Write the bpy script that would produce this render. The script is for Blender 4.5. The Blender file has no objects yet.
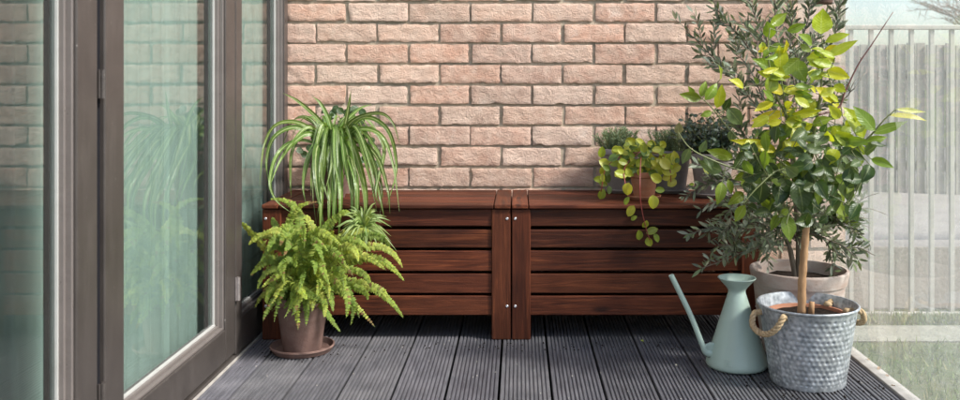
import bpy, bmesh, math, random
from mathutils import Vector, noise, Matrix
R = random.Random(7)
V = Vector
col = bpy.context.scene.collection
PI = math.pi
F, CX, CY, H = 908.0, 519.0, 84.0, 0.815

def P(px, py, Y):
    """picture point at distance Y -> world point"""
    return V(((px-CX)/F*Y, Y, H-(py-CY)/F*Y))

# ------------------------------------------------------------------ mesh builder
class MB:
    def __init__(s): s.v=[]; s.f=[]; s.c=[]; s.l=[]; s.sharp=False
    def add(s, vs, fs, c=(1,1,1), lv=None):
        b=len(s.v)
        s.v += [tuple(p) for p in vs]
        s.f += [tuple(i+b for i in f) for f in fs]
        if c and isinstance(c[0], (int,float)): s.c += [tuple(c[:3])+(1,)]*len(vs)
        else: s.c += [tuple(k[:3])+(1,) for k in c]
        s.l += lv if lv else [(0,0,0)]*len(vs)
    def box(s, x0,x1,y0,y1,z0,z1, c=(1,1,1)):
        vs=[(x,y,z) for x in (x0,x1) for y in (y0,y1) for z in (z0,z1)]
        fs=[(0,1,3,2),(4,6,7,5),(0,4,5,1),(2,3,7,6),(0,2,6,4),(1,5,7,3)]
        s.add(vs,fs,c)
    def tube(s, pts, rad, n=6, c=(1,1,1), cap=True):
        pts=[V(p) for p in pts]; m=len(pts)
        if not hasattr(rad,'__len__'): rad=[rad]*m
        t0=(pts[1]-pts[0]).normalized()
        up=V((0,0,1)) if abs(t0.z)<.9 else V((1,0,0))
        a=t0.cross(up).normalized()
        vs=[]; fs=[]
        for i in range(m):
            t=(pts[min(i+1,m-1)]-pts[max(i-1,0)])
            if t.length<1e-9: t=t0
            t.normalize()
            a=(a-t*a.dot(t))
            if a.length<1e-6: a=t.orthogonal()
            a.normalize(); b=t.cross(a)
            for k in range(n):
                q=2*PI*k/n
                vs.append(pts[i]+(a*math.cos(q)+b*math.sin(q))*rad[i])
        for i in range(m-1):
            for k in range(n):
                k2=(k+1)%n
                fs.append((i*n+k,i*n+k2,(i+1)*n+k2,(i+1)*n+k))
        if cap:
            fs.append(tuple(range(n))[::-1]); fs.append(tuple((m-1)*n+k for k in range(n)))
        s.add(vs,fs,c)
    def lathe(s, prof, cen, n=64, disp=None, c=(1,1,1)):
        vs=[];fs=[]; s.sharp=True
        m=len(prof)
        for (r,z) in prof:
            for k in range(n):
                q=2*PI*k/n
                rr=r+(disp(q,z,r) if disp else 0)
                vs.append((cen[0]+rr*math.cos(q),cen[1]+rr*math.sin(q),cen[2]+z))
        for i in range(m-1):
            for k in range(n):
                k2=(k+1)%n
                fs.append((i*n+k,i*n+k2,(i+1)*n+k2,(i+1)*n+k))
        s.add(vs,fs,c)
    def build(s, name, mat, parent=None, smooth=True, bevel=0, origin=None):
        me=bpy.data.meshes.new(name)
        o=bpy.data.objects.new(name,me); col.objects.link(o)
        off=V((0,0,0))
        if parent is not None:
            off=ORG[parent.name]; o.parent=parent
            ORG[o.name]=off
        else:
            if origin is None: origin=V((0,0,0))
            off=V(origin); o.location=off; ORG[o.name]=off
        me.from_pydata([(a[0]-off[0],a[1]-off[1],a[2]-off[2]) for a in s.v],[],s.f)
        at=me.attributes.new('Col','FLOAT_COLOR','POINT')
        at.data.foreach_set('color',[x for q in s.c for x in q])
        al=me.attributes.new('lv','FLOAT_VECTOR','POINT')
        al.data.foreach_set('vector',[float(x) for q in s.l for x in q])
        if smooth: me.polygons.foreach_set('use_smooth',[True]*len(me.polygons))
        me.materials.append(mat); me.update()
        if s.sharp and smooth: me.set_sharp_from_angle(angle=math.radians(38))
        if bevel:
            b=o.modifiers.new('bevel','BEVEL'); b.width=bevel; b.segments=2; b.limit_method='ANGLE'
            b.harden_normals=False
        return o
ORG={}
def thing(name, loc, label, cat, group=None):
    o=bpy.data.objects.new(name,None); col.objects.link(o); o.location=loc
    o.empty_display_size=.05
    ORG[o.name]=V(loc); tag(o,label,cat,group); return o
def tag(o,label=None,cat=None,group=None,kind=None):
    if label: o['label']=label
    if cat: o['category']=cat
    if group: o['group']=group
    if kind: o['kind']=kind
    return o

# ------------------------------------------------------------------ materials
def newmat(name):
    m=bpy.data.materials.new(name); m.use_nodes=True
    nt=m.node_tree; nt.nodes.clear()
    out=nt.nodes.new('ShaderNodeOutputMaterial')
    return m,nt,out
def N(nt,t,**k):
    n=nt.nodes.new('ShaderNode'+t)
    for a,b in k.items(): setattr(n,a,b)
    return n
def mapped(nt, scale=(1,1,1)):
    tc=N(nt,'TexCoord'); mp=N(nt,'Mapping'); mp.inputs['Scale'].default_value=scale
    nt.links.new(tc.outputs['Object'],mp.inputs['Vector']); return mp.outputs['Vector']
def noi(nt,vec,scale,detail=4,rough=.55,dist=0):
    n=N(nt,'TexNoise'); n.inputs['Scale'].default_value=scale; n.inputs['Detail'].default_value=detail
    n.inputs['Roughness'].default_value=rough; n.inputs['Distortion'].default_value=dist
    nt.links.new(vec,n.inputs['Vector']); return n.outputs['Fac']
def ramp(nt,fac,stops):
    r=N(nt,'ValToRGB'); cr=r.color_ramp
    while len(cr.elements)<len(stops): cr.elements.new(.5)
    for e,(p,c) in zip(cr.elements,stops):
        e.position=p; e.color=(c,c,c,1) if isinstance(c,(int,float)) else tuple(c)+(1,)
    nt.links.new(fac,r.inputs['Fac']); return r.outputs['Color']
def mixc(nt,fac,a,b,mode='MIX'):
    m=N(nt,'Mix',data_type='RGBA',blend_type=mode)
    for s,i in ((fac,0),(a,6),(b,7)):
        if hasattr(s,'is_output'): nt.links.new(s,m.inputs[i])
        elif i==0: m.inputs[0].default_value=s
        else: m.inputs[i].default_value=(tuple(s)+(1,))[:4]
    return m.outputs[2]
def mth(nt,op,a,b=0.0,clamp=False):
    m=N(nt,'Math',operation=op,use_clamp=clamp)
    for s,i in ((a,0),(b,1)):
        if hasattr(s,'is_output'): nt.links.new(s,m.inputs[i])
        else: m.inputs[i].default_value=s
    return m.outputs[0]
def bump(nt,h,dist,strength=1.0,prev=None):
    b=N(nt,'Bump'); b.inputs['Distance'].default_value=dist; b.inputs['Strength'].default_value=strength
    nt.links.new(h,b.inputs['Height'])
    if prev: nt.links.new(prev,b.inputs['Normal'])
    return b.outputs['Normal']
def prin(nt,out,base=None,rough=.5,metal=0,normal=None,spec=.5,link=True):
    p=N(nt,'BsdfPrincipled')
    if hasattr(base,'is_output'): nt.links.new(base,p.inputs['Base Color'])
    elif base: p.inputs['Base Color'].default_value=tuple(base)+(1,)
    if hasattr(rough,'is_output'): nt.links.new(rough,p.inputs['Roughness'])
    else: p.inputs['Roughness'].default_value=rough
    p.inputs['Metallic'].default_value=metal
    p.inputs['Specular IOR Level'].default_value=spec
    if normal: nt.links.new(normal,p.inputs['Normal'])
    if link: nt.links.new(p.outputs[0],out.inputs['Surface'])
    return p
def attr(nt,name,outp='Color'):
    a=N(nt,'Attribute'); a.attribute_name=name; return a.outputs[outp]

def m_plain(name,base,rough=.5,metal=0,var=.15,scale=30,bmp=0,bscale=200,spec=.5):
    m,nt,out=newmat(name); v=mapped(nt)
    f=noi(nt,v,scale,5); d=tuple(x*(1-var) for x in base); l=tuple(min(1,x*(1+var)) for x in base)
    c=ramp(nt,f,[(.3,d),(.7,l)])
    c=mixc(nt,1.0,c,attr(nt,'Col'),'MULTIPLY')
    nrm=bump(nt,noi(nt,v,bscale,3),bmp) if bmp else None
    r=ramp(nt,noi(nt,v,scale*1.7,3),[(.3,max(0,rough-.08)),(.7,min(1,rough+.08))])
    prin(nt,out,c,r,metal,nrm,spec); return m

def m_brick():
    m,nt,out=newmat('brick_clay'); v=mapped(nt)
    base=attr(nt,'Col')
    c=mixc(nt,.24,mixc(nt,1.0,base,(1.06,1.03,1.02),'MULTIPLY'),(.50,.395,.345))
    c=mixc(nt,ramp(nt,noi(nt,v,20,6,.65),[(.35,0),(.7,.5)]),c,(.70,.565,.46))
    c=mixc(nt,ramp(nt,noi(nt,v,60,6,.7),[(.6,0),(.8,.35)]),c,(.32,.19,.14))
    c=mixc(nt,ramp(nt,noi(nt,mapped(nt,(1,1,.35)),3.2,5,.65),[(.52,0),(.75,.20)]),c,(.30,.21,.15))
    c=mixc(nt,ramp(nt,noi(nt,v,9,6,.75),[(.58,0),(.72,.5)]),c,(.66,.58,.50))
    vs=N(nt,'TexVoronoi'); vs.inputs['Scale'].default_value=75; nt.links.new(v,vs.inputs['Vector'])
    c=mixc(nt,ramp(nt,vs.outputs['Distance'],[(0,.5),(.1,0)]),c,(.2,.12,.1))
    v2=mapped(nt,(1,1,1.6))
    h1=noi(nt,v2,38,8,.68,.9); h2=noi(nt,v,210,4,.7)
    h3=ramp(nt,noi(nt,v2,26,5,.6,2.2),[(.44,1),(.5,0),(.56,1)])
    n1=bump(nt,h1,.0060); n2=bump(nt,h2,.0018,1,n1); n3=bump(nt,h3,.0007,.6,n2)
    prin(nt,out,c,.9,0,n3,.2); return m
def m_mortar():
    m,nt,out=newmat('mortar'); v=mapped(nt)
    c=ramp(nt,noi(nt,v,35,6),[(.3,(.28,.24,.18)),(.7,(.46,.40,.31))])
    prin(nt,out,c,.95,0,bump(nt,noi(nt,v,160,5,.7),.003),.1); return m
def m_wood(name,axis):
    sc=[40,40,40]; sc[axis]=2.2
    m,nt,out=newmat(name)
    tc=N(nt,'TexCoord'); ad=N(nt,'VectorMath',operation='ADD')
    a=N(nt,'Attribute'); a.attribute_name='lv'
    nt.links.new(tc.outputs['Object'],ad.inputs[0]); nt.links.new(a.outputs['Vector'],ad.inputs[1])
    mp=N(nt,'Mapping'); mp.inputs['Scale'].default_value=sc; nt.links.new(ad.outputs[0],mp.inputs['Vector'])
    v=mp.outputs['Vector']
    g=noi(nt,v,1.6,7,.62,1.3)
    c=ramp(nt,g,[(.30,(.018,.006,.005)),(.45,(.048,.015,.008)),(.57,(.095,.030,.014)),(.72,(.20,.072,.032))])
    f=noi(nt,v,9,4,.7)
    c=mixc(nt,ramp(nt,f,[(.45,0),(.75,.5)]),c,(.045,.016,.010))
    v0=mapped(nt); c=mixc(nt,ramp(nt,noi(nt,v0,5,3),[(.35,0),(.75,.5)]),c,(.15,.055,.03))
    c=mixc(nt,1.0,c,attr(nt,'Col'),'MULTIPLY')
    n1=bump(nt,g,.0012); n2=bump(nt,f,.0005,1,n1)
    r=ramp(nt,g,[(.3,.42),(.7,.6)])
    kn=N(nt,'TexVoronoi'); kn.inputs['Scale'].default_value=1.0
    ks=[16,16,16]; ks[axis]=5.0
    kmp=N(nt,'Mapping'); kmp.inputs['Scale'].default_value=ks; nt.links.new(ad.outputs[0],kmp.inputs['Vector']); nt.links.new(kmp.outputs['Vector'],kn.inputs['Vector'])
    sx=N(nt,'SeparateColor'); nt.links.new(kn.outputs['Color'],sx.inputs[0])
    kf=mth(nt,'MULTIPLY',ramp(nt,kn.outputs['Distance'],[(.08,1),(.2,0)]),ramp(nt,sx.outputs[0],[(.80,0),(.82,.85)]))
    c=mixc(nt,kf,c,(.018,.007,.005))
    c=mixc(nt,1.0,c,(.76,.63,.53),'MULTIPLY')
    prin(nt,out,c,r,0,n2,.22); return m
def m_deck():
    m,nt,out=newmat('deck_composite'); v=mapped(nt,(1,.12,1)); v0=mapped(nt)
    c=ramp(nt,noi(nt,v,90,5,.6),[(.3,(.064,.064,.070)),(.7,(.122,.121,.130))])
    c=mixc(nt,ramp(nt,noi(nt,v0,7,5,.6),[(.45,0),(.75,.5)]),c,(.19,.185,.19))
    c=mixc(nt,ramp(nt,noi(nt,v0,2.6,7,.7,.5),[(.52,0),(.70,.2)]),c,(.070,.066,.064))
    c=mixc(nt,ramp(nt,noi(nt,v0,30,5,.75),[(.62,0),(.74,.22)]),c,(.20,.19,.18))
    sp=ramp(nt,noi(nt,v0,170,2,.5),[(.78,0),(.82,.6)])
    c=mixc(nt,sp,c,(.34,.32,.3))
    c=mixc(nt,1.0,c,attr(nt,'Col'),'MULTIPLY')
    n=bump(nt,noi(nt,v,260,4,.7),.0006)
    r=ramp(nt,noi(nt,v0,12,4),[(.3,.36),(.7,.52)])
    prin(nt,out,c,r,0,n,.6); return m
def m_metalframe():
    m,nt,out=newmat('frame_paint'); v=mapped(nt)
    c=ramp(nt,noi(nt,v,9,5),[(.3,(.050,.043,.039)),(.7,(.068,.059,.053))])
    c=mixc(nt,ramp(nt,noi(nt,v,130,3,.5),[(.70,0),(.76,.5)]),c,(.35,.33,.31))
    v2=mapped(nt,(3,3,.5))
    c=mixc(nt,ramp(nt,noi(nt,v2,14,5,.65),[(.5,0),(.8,.35)]),c,(.12,.105,.097))
    n=bump(nt,noi(nt,v,900,2),.0002)
    prin(nt,out,c,.38,.25,n,.5); return m
def m_glass(name,tint,ior,dirt=0.0,dirtcol=(.8,.8,.78),streak=False):
    m,nt,out=newmat(name)
    tr=N(nt,'BsdfTransparent'); tr.inputs['Color'].default_value=tuple(tint)+(1,)
    gl=N(nt,'BsdfGlossy'); gl.inputs['Roughness'].default_value=0.012
    fr=N(nt,'Fresnel'); fr.inputs['IOR'].default_value=ior
    geo=N(nt,'NewGeometry')
    front=mth(nt,'SUBTRACT',1.0,geo.outputs['Backfacing'])
    fac=mth(nt,'MULTIPLY',fr.outputs[0],front)
    cur=tr.outputs[0]
    if dirt:
        v=mapped(nt,(1,1,.12) if streak else (1,1,1)); v1=mapped(nt)
        df=N(nt,'BsdfDiffuse'); df.inputs['Color'].default_value=tuple(dirtcol)+(1,)
        tl=N(nt,'BsdfTranslucent'); tl.inputs['Color'].default_value=tuple(dirtcol)+(1,)
        mx=N(nt,'MixShader'); nt.links.new(df.outputs[0],mx.inputs[1]); nt.links.new(tl.outputs[0],mx.inputs[2])
        a=ramp(nt,noi(nt,v,14,6,.7),[(.35,dirt*.45),(.75,dirt)])
        b=ramp(nt,noi(nt,v1,120,3,.6),[(.62,0),(.75,dirt*1.2)])
        s=mth(nt,'MULTIPLY',mth(nt,'ADD',a,b),front)
        m2=N(nt,'MixShader'); nt.links.new(s,m2.inputs[0]); nt.links.new(cur,m2.inputs[1]); nt.links.new(mx.outputs[0],m2.inputs[2])
        cur=m2.outputs[0]
    m1=N(nt,'MixShader'); nt.links.new(fac,m1.inputs[0]); nt.links.new(cur,m1.inputs[1]); nt.links.new(gl.outputs[0],m1.inputs[2])
    nt.links.new(m1.outputs[0],out.inputs['Surface']); return m
def m_leaf(name,trans=.35,rough=.38,vein=.5,stripe=None,under=None,spec=.5,tcol=1.5):
    m,nt,out=newmat(name); v=mapped(nt)
    a=N(nt,'Attribute'); a.attribute_name='lv'
    sx=N(nt,'SeparateXYZ'); nt.links.new(a.outputs['Vector'],sx.inputs[0])
    u=mth(nt,'ABSOLUTE',sx.outputs[0]); w=sx.outputs[1]
    c=attr(nt,'Col')
    c=mixc(nt,ramp(nt,noi(nt,v,45,4),[(.35,0),(.7,.45)]),c,mixc(nt,1.0,c,(.62,.72,.5),'MULTIPLY'))
    if stripe:
        nz=mth(nt,'MULTIPLY',mth(nt,'SUBTRACT',noi(nt,v,60,2),.5),.25)
        c=mixc(nt,ramp(nt,mth(nt,'ADD',u,nz),[(.06,.6),(.24,0)]),c,stripe)
    if vein:
        c=mixc(nt,ramp(nt,u,[(.03,vein),(.10,0)]),c,mixc(nt,.5,c,(.55,.62,.25)))
    if under:
        geo=N(nt,'NewGeometry'); c=mixc(nt,geo.outputs['Backfacing'],c,under)
    # side veins as relief
    s=mth(nt,'SINE',mth(nt,'MULTIPLY',mth(nt,'SUBTRACT',w,mth(nt,'MULTIPLY',u,.22)),60))
    nrm=bump(nt,s,.00022,.6); nrm=bump(nt,noi(nt,v,90,2),.002,.7,nrm)
    p=prin(nt,out,c,rough,0,nrm,spec,link=False)
    tl=N(nt,'BsdfTranslucent'); tc=mixc(nt,1.0,c,(tcol,tcol*.98,tcol*.55),'MULTIPLY')
    nt.links.new(tc,tl.inputs['Color'])
    mx=N(nt,'MixShader'); mx.inputs[0].default_value=trans
    nt.links.new(p.outputs[0],mx.inputs[1]); nt.links.new(tl.outputs[0],mx.inputs[2])
    nt.links.new(mx.outputs[0],out.inputs['Surface']); return m
def m_galv():
    m,nt,out=newmat('galvanised_steel'); v=mapped(nt)
    vo=N(nt,'TexVoronoi'); vo.inputs['Scale'].default_value=85; nt.links.new(v,vo.inputs['Vector'])
    f=mth(nt,'ADD',mth(nt,'MULTIPLY',vo.outputs['Distance'],.5),mth(nt,'MULTIPLY',noi(nt,v,40,5,.65),.8))
    c=ramp(nt,f,[(.30,(.19,.215,.24)),(.55,(.35,.385,.415)),(.85,(.60,.63,.66))])
    c=mixc(nt,ramp(nt,noi(nt,v,9,6,.7,.6),[(.45,0),(.7,.6)]),c,(.20,.205,.20))
    c=mixc(nt,ramp(nt,noi(nt,mapped(nt,(1,1,.2)),30,5,.7),[(.58,0),(.72,.5)]),c,(.58,.59,.58))
    c=mixc(nt,1.0,c,attr(nt,'Col'),'MULTIPLY')
    nrm=bump(nt,f,.0004)
    prin(nt,out,c,ramp(nt,noi(nt,v,60,3),[(.3,.36),(.7,.55)]),.55,nrm); return m
def m_terra(name,base,pale,amt=.5):
    m,nt,out=newmat(name); v=mapped(nt); vz=mapped(nt,(1,1,2.5))
    c=ramp(nt,noi(nt,v,8,5,.6),[(.3,base),(.75,tuple(x*1.2 for x in base))])
    c=mixc(nt,ramp(nt,noi(nt,vz,13,6,.65,.4),[(.4,0),(.72,amt)]),c,pale)
    c=mixc(nt,ramp(nt,noi(nt,v,90,4,.7),[(.62,0),(.8,.5)]),c,tuple(x*.5 for x in base))
    prin(nt,out,c,.85,0,bump(nt,noi(nt,v,140,5,.6),.0012),.2); return m
def m_curtain():
    m,nt,out=newmat('sheer_fabric'); v=mapped(nt,(1,1,.3))
    df=N(nt,'BsdfDiffuse'); df.inputs['Color'].default_value=(.66,.67,.65,1)
    tl=N(nt,'BsdfTranslucent'); tl.inputs['Color'].default_value=(.60,.62,.60,1)
    tr=N(nt,'BsdfTransparent')
    a=N(nt,'MixShader'); a.inputs[0].default_value=.4
    nt.links.new(df.outputs[0],a.inputs[1]); nt.links.new(tl.outputs[0],a.inputs[2])
    b=N(nt,'MixShader'); f=ramp(nt,noi(nt,v,20,2),[(.4,.15),(.6,.25)]); nt.links.new(f,b.inputs[0])
    nt.links.new(a.outputs[0],b.inputs[1]); nt.links.new(tr.outputs[0],b.inputs[2])
    nt.links.new(b.outputs[0],out.inputs['Surface']); return m
def m_bark(name,a,b,scale=60):
    m,nt,out=newmat(name); v=mapped(nt,(1,1,.25))
    f=noi(nt,v,scale,6,.65)
    c=ramp(nt,f,[(.3,a),(.7,b)]); c=mixc(nt,1.0,c,attr(nt,'Col'),'MULTIPLY')
    prin(nt,out,c,.75,0,bump(nt,f,.0018),.3); return m
def m_soil():
    m,nt,out=newmat('potting_soil'); v=mapped(nt)
    f=noi(nt,v,120,6,.75)
    c=ramp(nt,f,[(.35,(.008,.006,.005)),(.6,(.03,.021,.016)),(.75,(.16,.13,.10))])
    prin(nt,out,c,.95,0,bump(nt,f,.006),.1); return m
def m_grass():
    m,nt,out=newmat('lawn_grass'); v=mapped(nt)
    c=ramp(nt,noi(nt,v,3,6,.7),[(.3,(.05,.085,.025)),(.5,(.11,.16,.05)),(.75,(.24,.23,.13))])
    c=mixc(nt,ramp(nt,noi(nt,v,60,4,.7),[(.4,0),(.7,.5)]),c,(.16,.20,.07))
    prin(nt,out,c,.9,0,bump(nt,noi(nt,v,90,5,.7),.03),.2); return m

def m_can():
    m,nt,out=newmat('sage_enamel'); v=mapped(nt)
    c=ramp(nt,noi(nt,v,7,4),[(.3,(.335,.435,.38)),(.7,(.375,.475,.415))])
    c=mixc(nt,ramp(nt,noi(nt,mapped(nt,(1,1,.25)),28,6,.7),[(.58,0),(.74,.35)]),c,(.25,.31,.26))
    c=mixc(nt,ramp(nt,noi(nt,v,230,2,.5),[(.72,0),(.76,.6)]),c,(.52,.56,.50))
    c=mixc(nt,ramp(nt,noi(nt,v,95,4,.7),[(.68,0),(.75,.5)]),c,(.19,.20,.16))
    prin(nt,out,c,ramp(nt,noi(nt,v,16,4),[(.3,.30),(.7,.48)]),0,bump(nt,noi(nt,v,40,2),.0006),.5); return m
M=dict(
 brick=m_brick(), mortar=m_mortar(), woodx=m_wood('acacia_lengthwise',0), woody=m_wood('acacia_crosswise',1), woodz=m_wood('acacia_upright',2),
 deck=m_deck(), frame=m_metalframe(),
 black=m_plain('black_rubber',(.008,.008,.010),.8,spec=.15), steel=m_plain('screw_steel',(.55,.56,.58),.35,.8,.1,200),
 trimpale=m_plain('pale_trim',(.42,.42,.40),.4,.2,.05,20), hingem=m_plain('hinge_metal',(.30,.27,.26),.35,.6,.1,60), bead=m_plain('bead_paint',(.15,.132,.122),.35,.2,.08,20),
 glass=m_glass('door_glass',(.83,.91,.885),2.8,.03,(.62,.74,.68)),
 bglass=m_glass('balustrade_glass',(.98,.99,.98),1.6,.32,(.86,.86,.83),True),
 curtain=m_curtain(), bucket=m_galv(),
 can=m_can(),
 terra=m_terra('terracotta',(.33,.135,.075),(.46,.30,.22),.45),
 terra_brown=m_terra('brown_terracotta',(.135,.080,.066),(.23,.165,.14),.5),
 terra_pale=m_terra('weathered_terracotta',(.36,.275,.235),(.50,.455,.42),.9),
 taupe=m_terra('taupe_ceramic',(.20,.175,.168),(.30,.27,.26),.5),
 soil=m_soil(), rope=m_bark('jute_rope',(.30,.20,.10),(.55,.42,.26),150),
 bark_l=m_bark('lemon_bark',(.24,.13,.06),(.42,.26,.14)), bark_o=m_bark('olive_bark',(.10,.08,.06),(.22,.18,.14)),
 twig=m_plain('green_twig',(.13,.15,.05),.5), redtwig=m_plain('red_twig',(.14,.055,.05),.5),
 lemon=m_leaf('lemon_leaf',.38,.33,.45), olive=m_leaf('olive_leaf',.15,.42,.25,under=(.30,.33,.25)),
 spider=m_leaf('spider_leaf',.35,.35,0,stripe=(.50,.55,.26)), fern=m_leaf('fern_leaf',.38,.55,.15,spec=.3),
 creep=m_leaf('creeper_leaf',.35,.35,.3), herb=m_leaf('herb_leaf',.2,.6,0,spec=.3), darkl=m_leaf('dark_leaf',.12,.38,.2),
 rail=m_plain('rail_paint',(.42,.405,.36),.5,.1,.12,8), paling=m_plain('fence_paling',(.33,.315,.28),.8,0,.25,6,.002,60),
 lowwall=m_plain('beige_render',(.44,.39,.33),.9,0,.18,4,.004,60), paving=m_plain('pale_paving',(.25,.235,.215),.85,0,.15,3,.003,40),
 path=m_plain('path_gravel',(.21,.21,.16),.9,0,.25,14,.01,60), grass=m_grass(), white=m_plain('trim_white',(.33,.31,.28),.55,0,.2,25),
 wallpaint=m_plain('interior_paint',(.55,.56,.52),.8), floorint=m_plain('interior_floor',(.22,.17,.12),.5,0,.2,3),
 render=m_plain('house_render',(.42,.34,.30),.9,0,.15,3,.003,60), dry=m_leaf('dry_leaf',.1,.7,0),
)

# ------------------------------------------------------------------ ground & far setting
b=MB(); g=-.33
for i in range(24):
    for j in range(24):
        pass
b.add([(-120,-40,g),(120,-40,g),(120,200,g),(-120,200,g)],[(0,1,2,3)])
tag(b.build('lawn',M['grass'],smooth=False),kind='structure')
b=MB(); b.add([(1.05,4.02,g+.006),(9,4.00,g+.006),(9,4.30,g+.006),(1.05,4.28,g+.006)],[(0,1,2,3)])
tag(b.build('path',M['path'],smooth=False),kind='structure')
b=MB(); b.box(1.2,9,4.83,12,g,-.02); tag(b.build('terrace',M['paving'],smooth=False),kind='structure')
# grass blades near the balustrade
b=MB()
for i in range(9000):
    x=R.uniform(1.03,2.9); y=R.choice([R.uniform(2.3,4.0),R.uniform(4.31,4.46)])
    if y>4.0 and y<4.3: continue
    h=R.uniform(.015,.045); a=R.uniform(0,2*PI); dx,dy=math.cos(a)*.004,math.sin(a)*.004; lx,ly=R.gauss(0,.012),R.gauss(0,.012)
    c=R.choice([(.09,.15,.03),(.13,.19,.045),(.06,.11,.02),(.22,.22,.09)])
    b.add([(x-dx,y-dy,g),(x+dx,y+dy,g),(x+lx,y+ly,g+h)],[(0,1,2)],c)
tag(b.build('grass',M['herb'],smooth=False),kind='stuff',label='short green lawn grass beyond the glass balustrade',cat='grass')

# low wall
b=MB(); b.box(1.2,9,4.62,4.826,g,-.012)
tag(b.build('low_wall',M['lowwall'],smooth=False,bevel=.006,origin=(1.2,4.7,g)),'low beige rendered wall behind the pale bar railing','wall')
# railing with vertical bars
rt=thing('bar_railing',(2.2,4.5,g),'pale metal railing of thin upright bars standing beyond the glass balustrade','railing')
b=MB(); b.box(1.0,4.6,4.48,4.52,1.085,1.107); b.build('top_rail',M['rail'],rt,smooth=False,bevel=.003)
b=MB(); b.box(1.0,4.6,4.485,4.515,-.345,-.315); b.build('bottom_rail',M['rail'],rt,smooth=False,bevel=.003)
b0=MB(); x=1.744
b0.box(x-.011,x+.011,4.4905,4.5095,-.315,1.085); bar=b0.build('bar',M['rail'],rt,smooth=False,bevel=.002)
for k in range(-5,26):
    if k==0: continue
    c=bar.copy(); col.objects.link(c); c.parent=rt; c.location.x+=k*.1; 
# paling fence
ft=thing('paling_fence',(3,6.9,-.02),'weathered grey fence of narrow upright boards across the terrace','fence')
b=MB(); n=95
for i in range(n):
    t=i/(n-1); x=1.6+t*6.0; y=7.45-t*2.1; h=1.12+R.gauss(0,.006); k=R.uniform(.8,1.1)
    b.box(x-.0305,x+.0305,y-.009,y+.009,-.02,h,(k,k*R.uniform(.97,1.0),k*R.uniform(.93,1)))
b.build('palings',M['paling'],ft,smooth=False)
b=MB()
for z in (.15,.85):
    vs=[(1.55,7.50,z),(7.65,5.37,z),(7.65,5.41,z),(1.55,7.54,z)]
    b.add(vs+[(p[0],p[1],z+.07) for p in vs],[(0,3,2,1),(4,5,6,7),(0,1,5,4),(2,3,7,6),(1,2,6,5),(3,0,4,7)],(.7,.7,.7))
b.build('cross_rail',M['paling'],ft,smooth=False)
# far bare trees
def bare_tree(x,y,h,seed,label):
    rr=random.Random(seed); t=thing('bare_tree',(x,y,-.02),label,'tree','bare trees beyond the fence')
    tr=MB(); cr=MB()
    tr.tube([(x,y,-.05),(x+.05,y,h*.25),(x,y,h*.5)],[.10,.08,.05],8); tr.build('trunk',M['bark_o'],t)
    def grow(p,d,l,r,dep):
        q=p+d*l; mid=(p+q)/2+V((rr.gauss(0,.04),rr.gauss(0,.04),0))*l
        cr.tube([p,mid,q],[r,r*.8,r*.6],4,cap=False)
        if dep==0: return
        for i in range(rr.choice([2,3,3])):
            nd=(d+V((rr.gauss(0,.55),rr.gauss(0,.55),rr.gauss(.1,.4)))).normalized()
            grow(p.lerp(q,rr.uniform(.4,1)),nd,l*rr.uniform(.6,.85),r*.6,dep-1)
    for i in range(5): grow(V((x,y,h*.35+i*h*.035)),V((rr.gauss(0,.6),rr.gauss(0,.6),1)).normalized(),h*.22,.035,5)
    cr.build('crown',M['bark_o'],t)
bare_tree(7.2,14,3.0,3,'thin leafless tree rising behind the fence at the right edge')
bare_tree(10.5,17,3.4,5,'second leafless tree further right behind the fence, mostly out of view')

# ------------------------------------------------------------------ deck
b=MB(); y0,y1=-1.0,3.30
k=-6
while True:
    xa=-.0525+.14*k; xb=xa+.135; xa2=xa+.0025; k+=1
    if xa>1.0: break
    if xb<-.83: continue
    lo,hi=max(xa2,-.832),min(xa+.1375,.992)
    if hi-lo<.01: continue
    prof=[(xa2,-.022),(xa2,-.0015),(xa2+.0015,0)]
    nr=12; pit=.133/nr; x=xa2
    for i in range(nr):
        s=xa2+i*pit
        if i>0: prof+=[(s+.0019,-.0040),(s+.0025,-.0006),(s+.0032,0)]
        if i<nr-1: prof+=[(s+pit-.0032,0),(s+pit-.0025,-.0006),(s+pit-.0019,-.0040)]
    prof+=[(xa2+.1315,0),(xa2+.133,-.0015),(xa2+.133,-.022)]
    prof=[(min(max(px_,lo),hi),z) for px_,z in prof]
    ys=[y0,y1]; vs=[(p[0],yy,p[1]) for yy in ys for p in prof]; m=len(prof)
    v=R.uniform(.85,1.15)
    b.add(vs,[(i,i+1,m+i+1,m+i) for i in range(m-1)],(v,v,v*R.uniform(.98,1.04)))
tag(b.build('deck',M['deck'],smooth=False),kind='structure')
b=MB(); b.box(-.9,1.0,y0,3.3,-.30,-.03,(.35,.35,.35)); tag(b.build('deck_base',M['black'],smooth=False),kind='structure')
b=MB(); b.box(.992,1.03,y0,3.295,-.31,.006); tag(b.build('deck_edge_trim',M['white'],smooth=False,bevel=.002),kind='structure')
b=MB(); b.box(-.8375,-.8335,y0,3.295,-.02,.005); tag(b.build('threshold_strip',M['white'],smooth=False),kind='structure')

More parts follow.
